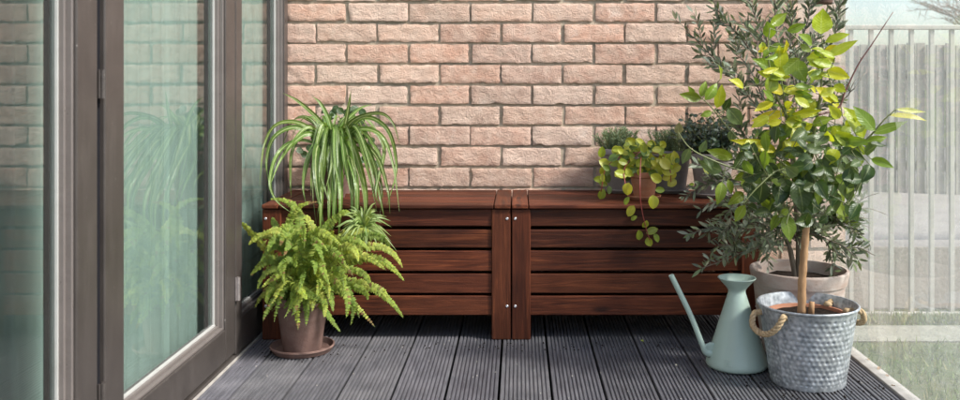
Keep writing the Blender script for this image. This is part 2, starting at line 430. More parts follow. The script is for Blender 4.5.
# ------------------------------------------------------------------ brick wall
wt=thing('brick_wall',(.18,3.31,-.33),'pale pink brick wall across the back of the balcony','wall')
bk=MB(); L,Hh,W0=.225,.075,3.302
xL,xR=-.86,1.19
cols=[(.48,.315,.225),(.50,.34,.25),(.44,.265,.185),(.52,.375,.29),(.47,.305,.225),(.46,.28,.20),(.39,.225,.155),(.45,.255,.17),(.51,.36,.27)]
r_=random.Random(21)
for row in range(-10,28):
    zc0=.4386+row*Hh; off=.048+(0 if row%2==0 else .1125)
    k=int(math.floor((xL-off)/L))
    while off+k*L<xR:
        a=max(off+k*L,xL)+.0042; e=min(off+(k+1)*L,xR)-.0042; k+=1
        if e-a<.02: continue
        fine=(-1<=row<=9)
        nx=22 if fine else 6; nz=9 if fine else 3
        if row==-1 or not fine: pass
        sd=V((r_.uniform(0,99),r_.uniform(0,99),r_.uniform(0,99)))
        za,ze=zc0+.0042+r_.gauss(0,.0010),zc0+Hh-.0042+r_.gauss(0,.0010)
        a+=r_.gauss(0,.0022); e+=r_.gauss(0,.0022)
        tilt=r_.gauss(0,.0012); pr=r_.gauss(0,.0016)
        base=r_.choice(cols); kk=r_.uniform(.80,1.14)
        q_=r_.random()
        if q_<.08: base=(.31,.165,.12)
        elif q_<.2: base=(.48,.27,.18)
        elif q_<.3: base=(.40,.27,.20)
        cc=tuple(x*kk for x in base)
        vs=[];
        for j in range(nz+1):
            for i in range(nx+1):
                u=i/nx; w=j/nz; x=a+(e-a)*u; z=za+(ze-za)*w
                ed=min(u*(e-a),(1-u)*(e-a),w*(ze-za),(1-w)*(ze-za))
                q=V((x*16,z*22,0))+sd
                d=noise.noise(q)*.0022+noise.noise(q*3.1)*.0016
                jt=noise.noise(V((x*60,z*60,5))+sd)*.0026+max(0,noise.noise(V((x*25,z*25,9))+sd)-.25)*.010
                if i==0 : x+=.0012+jt
                if i==nx: x-=.0012+jt
                if j==0 : z+=.0010+jt
                if j==nz: z-=.0010+jt
                yy=W0+pr+tilt*(u-.5)*2+d+(.0012+max(0,noise.noise(V((x*45,z*45,2))+sd))*.004 if ed<.001 else 0)
                vs.append((x,yy,z))
        fs=[]
        w_=nx+1
        for j in range(nz):
            for i in range(nx): fs.append((j*w_+i,j*w_+i+1,(j+1)*w_+i+1,(j+1)*w_+i))
        nb=len(vs); ring=[i for i in range(nx+1)]+[j*w_+nx for j in range(1,nz+1)]+[nz*w_+i for i in range(nx-1,-1,-1)]+[j*w_ for j in range(nz-1,0,-1)]
        nr_=len(ring)
        for i in ring: vs.append(vs[i])
        for i in ring: p=vs[i]; vs.append((p[0],W0+.02,p[2]))
        for i in range(nr_):
            i2=(i+1)%nr_; fs.append((nb+i,nb+nr_+i,nb+nr_+i2,nb+i2))
        bk.add(vs,fs,cc)
bk.build('bricks',M['brick'],wt)
b=MB(); nxm,nzm=260,190
vs=[]
for j in range(nzm+1):
    for i in range(nxm+1):
        x=xL+(xR-xL)*i/nxm; z=-.31+(2.53+.31)*j/nzm
        vs.append((x,W0+.0080+noise.noise(V((x*70,z*70,1)))*.0016,z))
b.add(vs,[(j*(nxm+1)+i,j*(nxm+1)+i+1,(j+1)*(nxm+1)+i+1,(j+1)*(nxm+1)+i) for j in range(nzm) for i in range(nxm)])
b.box(xL,xR,W0+.0112,W0+.22,-.31,2.53)
b.build('mortar',M['mortar'],wt)

# ------------------------------------------------------------------ house side: glazed doors
XF=-.838
def glazed(label,ya,yb,zb,zt,near,far,bot,group=None,handle=None):
    """leaf/fixed light in the plane x=XF between ya and yb"""
    t=thing('glazed_door' if group else 'side_window',(XF-.03,(ya+yb)/2,zb),label,'door' if group else 'window',group)
    fr=MB(); d0,d1=XF-.062,XF
    fr.box(d0,d1,ya,ya+near,zb,zt); fr.box(d0,d1,yb-far,yb,zb,zt)
    fr.box(d0,d1-.0008,ya+near,yb-far,zb,zb+bot); fr.box(d0,d1-.0008,ya+near,yb-far,zt-.09,zt)
    fo=fr.build('frame',M['frame'],t,smooth=False,bevel=.003)
    # stepped beads round the pane
    bd=MB(); ia,ib,ic,id_=ya+near,yb-far,zb+bot,zt-.09
    for (w0,w1,xa,xb) in ((0,.007,-.030,-.006),(.007,.015,-.031,-.017)):
        a0,a1=ia+w0,ib-w0; c0,c1=ic+w0,id_-w0; dw=w1-w0
        bd.box(XF+xa,XF+xb,a0,a0+dw,c0,c1); bd.box(XF+xa,XF+xb,a1-dw,a1,c0,c1)
        bd.box(XF+xa,XF+xb-.0005,a0+dw,a1-dw,c0,c0+dw); bd.box(XF+xa,XF+xb-.0005,a0+dw,a1-dw,c1-dw,c1)
    bd.build('bead',M['bead'],fo,smooth=False,bevel=.0015)
    sp0=MB(); q0=.0035
    sp0.box(XF-.0319,XF-.0300,ia+.0002,ia+q0,ic,id_); sp0.box(XF-.0319,XF-.0270,ib-.0199,ib-.0153,ic+.0155,id_); sp0.box(XF-.0319,XF-.024,ia+.0155,ib-.0200,ic+.0153,ic+.0195)
    sp0.build('glazing_trim',M['trimpale'],fo,smooth=False)
    gk=MB()
    for (xa,xb) in ((-.060,-.050),):
        gk.box(XF+xa,XF+xb,ia,ia+.004,ic,id_); gk.box(XF+xa,XF+xb,ib-.0075,ib-.0035,ic,id_); gk.box(XF+xa,XF+xb,ia+.016,ib-.016,ic,ic+.004)
    li=MB(); li.box(XF-.0618,XF-.041,ib-.003,ib-.0006,ic,id_); li.box(XF-.0618,XF-.041,ia+.01,ib-.004,ic+.0002,ic+.003)
    li.build('inner_lining',M['trimpale'],fo,smooth=False)
    gk.build('gasket',M['black'],fo,smooth=False)
    pn=MB(); pn.box(XF-.040,XF-.032,ia+.002,ib-.002,ic+.002,id_-.002)
    pn.build('pane',M['glass'],t,smooth=False)
    return t
GRP='folding glass door leaves'
d1=glazed('nearest glass door leaf at the left edge of the view, cropped by the picture',.75,1.806,.022,2.12,.09,.085,.09,GRP)
d2=glazed('middle glass door leaf reflecting the fern and hinged to its neighbour',1.838,2.682,.022,2.12,.090,.086,.09,GRP)
d3=glazed('narrow fixed glass panel between the door and the brick wall',2.690,3.292,.012,2.14,.058,.048,.10)
# hinges
def hinge(x,Y,z,h,parent,mat):
    b=MB(); r=.0065
    b.lathe([(0,-h/2),(r,-h/2),(r,-h*.17),(r*.85,-h*.165),(r*.85,-h*.16),(r,-h*.155),(r,h*.16),(r*.85,h*.165),(r*.85,h*.17),(r,h*.175),(r,h/2),(0,h/2)],(x,Y,z),20)
    b.build('hinge',mat,parent)
    b=MB(); b.box(x-.0065,x-.002,Y-.010,Y+.010,z-h/2,z+h/2); b.build('hinge_plate',mat,parent,smooth=False,bevel=.001)
hinge(XF+.007,2.686,.209,.068,d2,M['hingem']); hinge(XF+.002,1.824,.815,.058,d2,M['frame']); hinge(XF+.002,1.824,.185,.058,d2,M['frame']); hinge(XF+.007,2.686,1.5,.068,d2,M['hingem'])
b=MB(); b.box(XF-.055,XF-.010,1.8065,1.8375,.024,2.12); b.build('seal',M['black'],d2,smooth=False)
df=thing('door_track',(XF-.03,1.5,-.02),'dark low metal track running under the folding glass doors','door frame')
b=MB(); b.box(XF-.075,XF-.001,-1,2.6885,-.02,.012); b.box(XF-.075,XF-.001,2.6885,3.294,-.02,.009); b.build('sill',M['frame'],df,smooth=False,bevel=.002)
b=MB(); b.box(XF-.075,XF-.001,.6,3.294,2.145,2.22); b.build('head',M['frame'],df,smooth=False,bevel=.002)
b=MB(); b.box(XF-.30,XF-.004,-1.2,.742,-.3,2.6); b.box(XF-.30,XF-.004,.742,3.30,2.223,2.6)
tag(b.build('house_wall',M['render'],smooth=False,origin=(XF-.15,-.2,-.3)),'plain rendered house wall around and above the glass doors','wall')
# room behind the glass
b=MB(); b.box(-4.2,XF-.08,-1.2,3.6,-.05,.0); tag(b.build('room_floor',M['floorint'],smooth=False),kind='structure')
b=MB(); b.box(-4.2,XF-.302,-1.2,3.6,2.4,2.45); tag(b.build('room_ceiling',M['wallpaint'],smooth=False),kind='structure')
b=MB(); b.box(-4.3,-4.2,-1.2,3.6,0,2.4); b.box(-4.2,XF-.11,3.35,3.45,0,2.4); b.box(-4.2,XF-.302,-1.3,-1.2,0,2.4)
tag(b.build('room_wall',M['wallpaint'],smooth=False,origin=(-4.2,1,0)),'pale wall inside the dim room behind the glass doors','wall')
def curtain(ya,yb,x0,folds,amp,label,seed):
    rr=random.Random(seed); b=MB(); n=folds*10; m=8; vs=[]
    ph=[rr.uniform(-.5,.5) for _ in range(folds+2)]
    for j in range(m+1):
        z=.03+(2.3)*j/m
        for i in range(n+1):
            t=i/n; k=t*folds; a=math.sin(k*2*PI+ph[int(k)]*.6+ .2*math.sin(z*1.3+k))*amp*(.7+.5*ph[int(k)])
            vs.append((x0+a,ya+(yb-ya)*t+math.cos(k*4*PI)*.006,z))
    b.add(vs,[(j*(n+1)+i,j*(n+1)+i+1,(j+1)*(n+1)+i+1,(j+1)*(n+1)+i) for j in range(m) for i in range(n)])
    tag(b.build('sheer_curtain',M['curtain'],origin=(x0,(ya+yb)/2,0)),label,'curtain','sheer curtains behind the doors')
curtain(1.30,2.40,-1.10,9,.026,'dim pale sheer curtain behind the nearest glass leaf at the left edge',4)
curtain(2.08,2.37,-.915,4,.009,'pale sheer curtain behind the nearer half of the middle glass leaf',5)
curtain(2.35,2.80,-.925,6,.009,'pale sheer curtain behind the farther half of the middle glass leaf',7)
curtain(2.82,3.33,-.915,6,.009,'pale sheer curtain behind the narrow fixed panel by the brick wall',6)

# ------------------------------------------------------------------ storage benches
def planks(mb,lst):
    for bx in lst:
        k=R.uniform(.65,1.35); n0=len(mb.v)
        mb.box(*bx,c=(k,k*R.uniform(.93,1.03),k*R.uniform(.9,1.03)))
        o=(R.uniform(0,9),R.uniform(0,9),R.uniform(0,9))
        for i in range(n0,len(mb.v)): mb.l[i]=o
SL=[(.414,.363),(.348,.294),(.281,.220),(.207,.149),(.137,.079)]
def bench(x0,x1,label):
    t=thing('storage_bench',((x0+x1)/2,3.08,0),label,'bench','wooden storage benches')
    yf,yb=2.892,3.285
    lid=MB(); z0,z1=.408+.010,.432
    wp=[];ylf,ylb=yf-.008,yb+.004
    ep=.052
    for q0,q1 in ((x0,x0+ep),(x1-ep,x1)):
        lid=MB(); planks(lid,[(q0,q1,ylf,ylb,z0,z1)])
        lid.build('lid_end_board',M['woody'],t,smooth=False,bevel=.003)
    ls=MB(); n=6; pw=(ylb-ylf)/n
    planks(ls,[(x0+ep+.0025,x1-ep-.0025,ylf+i*pw+.0005,ylf+(i+1)*pw-.003,z0,z1-.0005) for i in range(n)])
    ls.build('lid_slats',M['woodx'],t,smooth=False,bevel=.003)
    fp=MB(); planks(fp,[(x0+.055,x1-.055,yf+.006+R.uniform(0,.0012),yf+.022,b_-.0022,a_+.0015) for a_,b_ in SL]); fp.build('front_panel',M['woodx'],t,smooth=False,bevel=.0025)
    bp=MB(); planks(bp,[(x0+.055,x1-.055,yb-.022,yb-.006,b_,a_) for a_,b_ in SL]); bp.build('back_panel',M['woodx'],t,smooth=False,bevel=.0025)
    for sx in (x0,x1-.016):
        sp=MB(); planks(sp,[(sx,sx+.016,yf+.046,yb-.046,b_,a_) for a_,b_ in SL]); sp.build('side_panel',M['woody'],t,smooth=False,bevel=.0025)
    fl=MB(); fl.box(x0+.018,x1-.018,yf+.024,yb-.024,.075,.085,(.5,.5,.5)); fl.build('bottom_panel',M['woodx'],t,smooth=False)
    for sx in (x0,x1-.060):
        for sy,sg in ((yf,1),(yb,-1)):
            lg=MB(); ya_,yb_=sorted((sy,sy+sg*.02))
            planks(lg,[(sx,sx+.060,ya_,yb_,0,.4155)])
            xx=(sx,sx+.02) if sx==x0 else (sx+.04,sx+.06)
            ya2,yb2=sorted((sy+sg*.0202,sy+sg*.044))
            planks(lg,[(xx[0],xx[1],ya2,yb2,0,.4154)])
            lo=lg.build('leg',M['woodz'],t,smooth=False,bevel=.003)
            if sg>0:
                cx=sx+.011 if sx==x0 else sx+.049
                for z in (.386,.107):
                    s=MB()
                    vs=[(cx+.0045*math.cos(q*PI/8),sy,z+.0045*math.sin(q*PI/8)) for q in range(16)]
                    vs+=[(cx+.0035*math.cos(q*PI/8),sy-.0018,z+.0035*math.sin(q*PI/8)) for q in range(16)]
                    vs+=[(cx+.0015*math.cos(q*PI/8),sy-.0020,z+.0015*math.sin(q*PI/8)) for q in range(16)]
                    vs+=[(cx+.0013*math.cos(q*PI/8),sy-.0006,z+.0013*math.sin(q*PI/8)) for q in range(16)]
                    fs=[(r*16+i,r*16+(i+1)%16,(r+1)*16+(i+1)%16,(r+1)*16+i) for r in range(3) for i in range(16)]+[tuple(48+i for i in range(16))]
                    s.add(vs,fs); s.build('screw',M['steel'],lo)
    return t
bench(-.818,-.0270,'left dark red wooden storage bench under the spider plant')
bench(-.0230,.768,'right dark red wooden storage bench carrying the row of small pots')

# ------------------------------------------------------------------ balustrade glass
bt=thing('glass_balustrade',(1.018,1.4,0),'dirty clear glass balustrade along the right edge of the deck','balustrade')
b=MB(); b.box(1.010,1.020,-.4,3.288,.0065,1.18); b.build('pane',M['bglass'],bt,smooth=False)

# ------------------------------------------------------------------ plant helpers
def smooth_path(pts,n=8):
    pts=[V(p) for p in pts]
    if len(pts)==2: return [pts[0].lerp(pts[1],i/n) for i in range(n+1)]
    out=[]
    e=[pts[0]*2-pts[1]]+pts+[pts[-1]*2-pts[-2]]
    for i in range(1,len(e)-2):
        p0,p1,p2,p3=e[i-1:i+3]
        for k in range(n):
            t=k/n
            out.append(.5*((2*p1)+(p2-p0)*t+(2*p0-5*p1+4*p2-p3)*t*t+(3*p1-p0-3*p2+p3)*t**3))
    out.append(pts[-1]); return out
def ribbon(mb,path,width,nrm,col_,prof,fold=.18,wave=0,rnd=None,across=2):
    """leaf along a path; nrm = wanted facing; fold = V depth"""
    m=len(path); vs=[];lv=[]
    rv=R.random(); na=2*across+1; ph=R.uniform(0,6)
    for i,p in enumerate(path):
        t=i/(m-1); d=(path[min(i+1,m-1)]-path[max(i-1,0)])
        if d.length<1e-9: d=V((0,0,1))
        d.normalize(); s=d.cross(nrm)
        if s.length<1e-5: s=d.orthogonal()
        s.normalize(); nn=s.cross(d); w=width*.5*max(prof(t),.02)
        for k in range(-across,across+1):
            u=k/across
            off=nn*(fold*w*abs(u)**1.3 + wave*w*math.sin(t*13+ph+(2 if u>0 else 0))*abs(u)**2)
            vs.append(p+s*(w*u)+off); lv.append((u,t,rv))
    fs=[(i*na+k,i*na+k+1,(i+1)*na+k+1,(i+1)*na+k) for i in range(m-1) for k in range(na-1)]
    mb.add(vs,fs,col_,lv)
ovate=lambda t: math.sin(PI*min(1,max(0,t))**.85)**.85*(1-.38*t**3) if 0<t<1 else 0.0
lance=lambda t: (math.sin(PI*t)**.9 if 0<t<1 else 0)
roundp=lambda t: math.sqrt(max(0,1-(2*t-1)**2))
strap=lambda t: min(1,.5+t*1.6)*(1-t**2.3) if t<1 else 0
def leaf(mb,base,tip,width,nrm,c,prof=ovate,bend=.1,segs=7,fold=.18,wave=.08,across=2):
    base=V(base);tip=V(tip);nrm=V(nrm).normalized(); d=tip-base; L_=d.length
    mid=(base+tip)/2+nrm*bend*L_
    path=[]
    for i in range(segs+1):
        t=i/segs; path.append(base*(1-t)**2+mid*2*t*(1-t)+tip*t*t)
    ribbon(mb,path,width,nrm,c,prof,fold,wave,across=across)
def jit(c,k=.18,rr=R):
    f=1+rr.uniform(-k,k); return (c[0]*f*(1+rr.uniform(-.1,.1)),c[1]*f,c[2]*f*(1+rr.uniform(-.15,.15)))
def pot_prof(rt_,rb,h,rim=.02,lip=.004,t=.006):
    return [(0,0),(rb*.97,0),(rb,.004),(rt_*.0+rb+(rt_-rb)*(h-rim)/h,h-rim),(rt_*.0+rb+(rt_-rb)*(h-rim)/h+lip,h-rim+.0005),(rt_+lip*1.1,h-rim+.004),(rt_+lip,h-.003),(rt_+lip-.002,h),(rt_-t+.001,h),(rt_-t,h-.003),(rb-t*.5+(rt_-rb)*.6,h*.6)]
def rprof(pr):
    """double points so that edges stay crisp"""
    o=[]
    for p in pr: o+= [p,p]
    return pr
def saucer(x,y,z,r,h,mat,label,group='saucers under the plant pots'):
    b=MB(); b.lathe([(0,0),(r*.86,0),(r*.9,.001),(r*.985,h*.7),(r,h*.75),(r*1.0,h*.95),(r*.99,h),(r*.955,h),(r*.94,h*.85),(r*.86,h*.3),(r*.8,h*.25),(0,h*.25)],(x,y,z),56)
    tag(b.build('saucer',mat,origin=(x,y,z)),label,'saucer',group)
def soil(x,y,z,r,parent):
    b=MB(); n=28; rings=6; vs=[(x,y,z+.004)]
    for j in range(1,rings+1):
        for k in range(n):
            q=2*PI*k/n; rr_=r*j/rings; vs.append((x+rr_*math.cos(q),y+rr_*math.sin(q),z+noise.noise(V((rr_*math.cos(q)*90,rr_*math.sin(q)*90,x*9)))*.005))
    fs=[(0,1+k,1+(k+1)%n) for k in range(n)]
    fs+=[(1+(j-1)*n+k,1+j*n+k,1+j*n+(k+1)%n,1+(j-1)*n+(k+1)%n) for j in range(1,rings) for k in range(n)]
    b.add(vs,fs); return b.build('soil',M['soil'],parent)

# ------------------------------------------------------------------ fern
FX,FY=-.662,2.775
ft_=thing('potted_fern',(FX,FY,.006),'bushy yellow-green fern in a brown pot on the deck','potted plant')
saucer(FX,FY,.0005,.097,.020,M['terra_brown'],'wide brown saucer on the deck under the fern pot')
b=MB(); b.lathe(pot_prof(.080,.058,.165,.026,.005),(FX,FY,.006),56); b.build('pot',M['terra_brown'],ft_)
soil(FX,FY,.152,.073,ft_)
fern=MB(); stems=MB()
rf=random.Random(3)
def frond(p0,p1,p2,wid,colr,nrm):
    n=44; k_=(p2-p0).length
    pa=p0.lerp(p1,.7)+V((rf.gauss(0,.10),rf.gauss(0,.05),rf.gauss(.03,.05)))*k_; pb=p1.lerp(p2,.45)+V((rf.gauss(0,.14),rf.gauss(0,.07),.10+rf.gauss(0,.08)))*k_
    path=[p0*(1-t)**3+pa*3*t*(1-t)**2+pb*3*t*t*(1-t)+p2*t**3 for t in [i/n for i in range(n+1)]]
    stems.tube(path[::4],[.0011]*3+[.0008]*(len(path[::4])-3),4,(.8,.9,.5),cap=False)
    L_=sum((path[i+1]-path[i]).length for i in range(n))
    brown=rf.random()<.18
    npin=int(L_/.0066); 
    for k in range(npin):
        t=.10+.90*(k/npin); f=t*n; i=min(int(f),n-1); p=path[i].lerp(path[i+1],f-i)
        d=(path[i+1]-path[i]).normalized(); s=d.cross(nrm).normalized(); nn=s.cross(d)
        w=wid*.5*(min(1,.35+(t-.10)*3.0))*(1-((t-.10)/.90)**2.6)**.75+.0015
        for sg in (-1,1):
            dr=(s*sg+d*(.22+rf.uniform(-.15,.15))+nn*rf.uniform(-.45,.3)-V((0,0,.15))).normalized()
            ln=w*rf.uniform(.82,1.12); cw=.0052
            tip=p+dr*ln; cc=jit(colr,.16,rf)
            if t>.8: cc=(cc[0]*1.12,cc[1]*1.12,cc[2])
            if rf.random()<.02 or (t>.93 and brown): cc=(.22,.13,.05)
            path2=[p, p+dr*ln*.35+nn*ln*.06, p+dr*ln*.7+nn*ln*.04, tip-nn*ln*.12]
            ribbon(fern,path2,cw*1.25,(nn+d*rf.uniform(-.35,.35)).normalized(),cc,lambda q:(.85+.25*math.sin(q*3.1))*(1-q**5) if q<1 else .15,.12,.15,across=1)
FT=[(242,223,.02),(270,199,.03),(318,202,.0),(248,245,-.04),(262,262,-.08),(258,290,-.08),(276,300,-.12),(306,326,-.15),(318,296,-.15),(339,332,-.15),(376,327,-.10),(403,318,-.02),(405,281,-.05),(402,268,.0),(392,254,.02),(383,243,.03),(366,228,.04),(349,214,.02),(296,268,-.15),(322,262,-.14),(352,300,-.13),(370,288,-.08),(286,236,-.05),(300,214,.05),(334,232,-.06),(262,236,-.05),(330,305,-.16),(290,300,-.15),(278,272,-.12),(345,268,-.12),(360,318,-.12),(272,305,-.14),(284,318,-.17),(296,312,-.18),(322,318,-.18),(334,312,-.17),(345,318,-.16),(262,288,-.12),(300,330,-.16),(352,325,-.13),(276,322,-.15),(328,300,-.18),(306,300,-.18),(385,300,-.06),(272,218,.06),(255,308,-.04),(312,312,-.16),(385,270,-.09),(340,246,-.10),
 (268,252,-.10),(284,256,-.13),(305,248,-.14),(315,275,-.17),(330,285,-.17),(345,290,-.16),(268,282,-.12),(285,284,-.16),(300,290,-.17),(360,262,-.10),(372,252,-.04),(328,252,-.12),(292,224,.0),(280,246,-.1),(355,276,-.14),(366,300,-.12),(265,305,-.1),(250,276,-.05),(332,218,.03),(310,232,-.02)]
for (tx,ty,dy) in FT:
    base=V((FX+rf.uniform(-.03,.03),FY+rf.uniform(-.03,.03),.165))
    tip=P(tx+rf.uniform(-2,2),ty,FY+dy)
    far=abs(tx-303)
    hz=max(base.z,tip.z)+(.085+far*.0004 if ty>235 else .03)+rf.uniform(-.02,.02)
    mid=V((base.x*.5+tip.x*.5+rf.uniform(-.02,.02),base.y*.45+tip.y*.55,hz))
    if ty<235: mid=V((base.x*.75+tip.x*.25,base.y*.7+tip.y*.3,base.z*.35+tip.z*.65+.01))
    nrm=V((rf.uniform(-.6,.6),-.8,rf.uniform(.1,.6)))
    frond(base,mid,tip,rf.uniform(.030,.040),rf.choice([(.27,.33,.055),(.22,.29,.05),(.33,.37,.075),(.16,.23,.04)]),nrm.normalized())
for i in range(34):
    a=rf.uniform(0,2*PI); l=rf.uniform(.07,.17); base=V((FX,FY,.16))
    tip=base+V((math.cos(a)*l,math.sin(a)*l*.7 if math.sin(a)>0 else math.sin(a)*l,rf.uniform(-.05,.12)))
    mid=(base+tip)/2+V((0,0,rf.uniform(.05,.1))); frond(base,mid,tip,.034,(.15,.21,.04),V((rf.uniform(-.4,.4),-.6,.7)).normalized())
fern.build('fronds',M['fern'],ft_); stems.build('stems',M['twig'],ft_)

# ------------------------------------------------------------------ spider plant
SX,SY=P(330,150,3.06).x,3.06
sp=thing('spider_plant',(SX,SY,.432),'striped spider plant with long arching leaves in a dark pot on the left bench','potted plant')
b=MB(); b.lathe(pot_prof(.072,.050,.150,.022,.004),(SX,SY,.4325),48); b.build('pot',M['terra_brown'],sp); soil(SX,SY,.568,.064,sp)
sm=MB(); rs=random.Random(12)
def strapleaf(pts,w,nrm=(0,-1,.3),c=None):
    path=smooth_path(pts,7); c=c or jit((.10,.17,.028),.35,rs)
    ribbon(sm,path,w,V(nrm).normalized(),c,strap,.32,0,across=2)
B0=(334,150)
SP=[ # control points px,py with depth offsets
 [(333,150,0),(322,124,-.02),(300,102,-.02),(284,93,-.03)],
 [(334,150,0),(330,122,0),(321,104,0),(313,96,0)],
 [(338,150,0),(345,122,0),(350,104,0),(352,90,0)],
 [(338,150,0),(352,122,-.02),(378,113,-.04),(392,122,-.05),(401,146,-.06)],
 [(338,150,0),(356,130,-.03),(381,135,-.06),(394,165,-.08),(399,212,-.09)],
 [(338,152,0),(360,142,-.04),(378,158,-.08),(388,190,-.10),(390,214,-.11)],
 [(338,150,0),(362,118,-.02),(388,130,-.04),(396,168,-.04),(388,205,-.03)],
 [(330,150,0),(305,125,-.02),(278,124,-.03),(265,145,-.05),(260,186,-.06)],
 [(330,150,0),(300,128,-.03),(275,136,-.06),(266,160,-.08),(270,186,-.09)],
 [(330,150,0),(300,140,-.03),(278,152,-.06),(270,180,-.09),(277,200,-.10),(293,214,-.11)],
 [(330,150,0),(308,130,.01),(292,150,.02),(290,178,.02),(292,198,.02)],
 [(331,150,0),(312,134,-.03),(296,141,-.06),(281,160,-.09),(268,190,-.10)],
 [(332,150,0),(318,152,-.05),(312,170,-.09),(310,196,-.11)],
 [(334,150,0),(326,146,-.05),(322,170,-.10),(322,205,-.12),(318,232,-.13)],
 [(335,150,0),(331,146,-.05),(330,175,-.10),(329,205,-.13),(327,236,-.14)],
 [(336,150,0),(338,145,-.05),(341,172,-.11),(341,205,-.13),(339,240,-.14)],
 [(336,150,0),(344,142,-.05),(350,165,-.11),(353,200,-.13),(349,228,-.14)],
 [(337,150,0),(350,140,-.05),(361,170,-.10),(366,202,-.11),(362,226,-.12)],
 [(337,150,0),(356,138,-.03),(372,165,-.08),(380,198,-.10),(384,222,-.10)],
 [(333,150,0),(320,140,-.04),(308,160,-.08),(304,186,-.10),(306,204,-.11)],
 [(338,150,0),(360,150,-.04),(378,176,-.04),(384,200,-.02)],
 [(336,150,0),(342,128,.03),(358,110,.06),(372,104,.08)],
 [(333,150,0),(322,130,.04),(305,118,.08),(292,120,.10)],
 [(334,150,0),(334,148,-.05),(336,176,-.12),(335,210,-.145),(333,228,-.15)],
 [(338,150,0),(366,128,-.03),(384,148,-.05),(377,190,-.07),(380,206,-.07)],
 [(335,150,0),(347,150,-.06),(357,185,-.11),(357,214,-.13)],
 [(331,150,0),(318,146,-.06),(316,180,-.11),(324,214,-.13)],
]
for pl in SP:
    if 316<pl[-1][0]<372 and pl[-1][1]>196: pl=pl[:-1]+[(pl[-1][0]+rs.uniform(-3,3),pl[-1][1]+rs.uniform(4,22),pl[-1][2]-.01)]
    wide=rs.uniform(.023,.029) if (pl[-1][0]>316 and pl[-1][0]<370 and pl[-1][1]>190) else rs.uniform(.014,.019)
    strapleaf([P(q[0]+rs.uniform(-1,1),q[1],(SY-.03+q[2]) if q[1]<178 else min(SY-.03+q[2],2.872 if q[1]<190 else 2.858)) for q in pl],wide,(rs.uniform(-.3,.3),-1,rs.uniform(.1,.5)))
for i in range(40):
    tx=rs.uniform(285,380) if i<22 else rs.gauss(342,16); k=abs(tx-334)/60; ty=rs.uniform(165,236)-k*14
    mx=334+(tx-334)*.55; my=rs.uniform(122,142)
    strapleaf([P(334,150,SY),P(mx,my,SY-.05),P(tx,(my+ty)/2+4,SY-.10 if ty<190 else 2.90),P(tx+rs.uniform(-8,8),ty,SY-.12 if ty<190 else 2.855)],rs.uniform(.009,.016),(rs.uniform(-.4,.4),-1,.3))
for i in range(14):
    a=rs.uniform(0,2*PI); p0=V((SX,SY,.57)); d=V((math.cos(a),abs(math.sin(a))*.5+.1,0))
    strapleaf([p0,p0+d*.06+V((0,0,.12)),p0+d*.13+V((0,0,.12)),p0+d*.19+V((0,0,rs.uniform(-.02,.05)))],.010,(0,-.6,.8))
sm.build('leaves',M['spider'],sp)
# hanging plantlet with its runner
sm=MB(); st=MB()
st.tube(smooth_path([P(338,150,3.03),P(352,160,2.90),P(362,190,2.84),P(365,226,2.83)],8),.0013,5)
st.build('runner',M['twig'],sp)
c0=P(364,228,2.83)
for i in range(85):
    a=rs.uniform(0,2*PI); e=rs.uniform(-.5,1.3); L_=rs.uniform(.06,.12)
    d=V((math.cos(a)*math.cos(e),math.sin(a)*math.cos(e)*.8,math.sin(e)))
    strapleaf([c0,c0+d*L_*.5+V((0,0,.008)),c0+d*L_-V((0,0,L_*.25))],.0085,(rs.uniform(-.4,.4),-1,.5),jit((.20,.28,.08),.2,rs))
sm.build('plantlet',M['spider'],sp)
# dark leafed plant behind
bx,by=P(343,150,3.2).x,3.20
dk=thing('dark_leafed_plant',(bx,by,.432),'small plant with round dark leaves half hidden behind the spider plant','potted plant')
b=MB(); b.lathe(pot_prof(.058,.042,.12,.018,.003),(bx,by,.4325),40); b.build('pot',M['terra_brown'],dk); soil(bx,by,.54,.05,dk)
fm=MB(); stx=MB()
for i in range(110):
    c=P(rs.gauss(342,15),rs.uniform(108,175),3.2+rs.uniform(-.05,.05))
    d=V((rs.uniform(-1,1),rs.uniform(-1,.3),rs.uniform(-.3,1))).normalized()
    leaf(fm,c-d*.014,c+d*.016,.026,(rs.uniform(-.5,.5),-1,rs.uniform(0,.8)),jit((.035,.07,.02),.3,rs),roundp,.1,5,.1)
    if i%3==0: stx.tube([(bx,by,.54),((bx+c.x)/2,by,(.54+c.z)/2+.01),tuple(c)],.0012,4)
fm.build('leaves',M['darkl'],dk); stx.build('stems',M['twig'],dk)

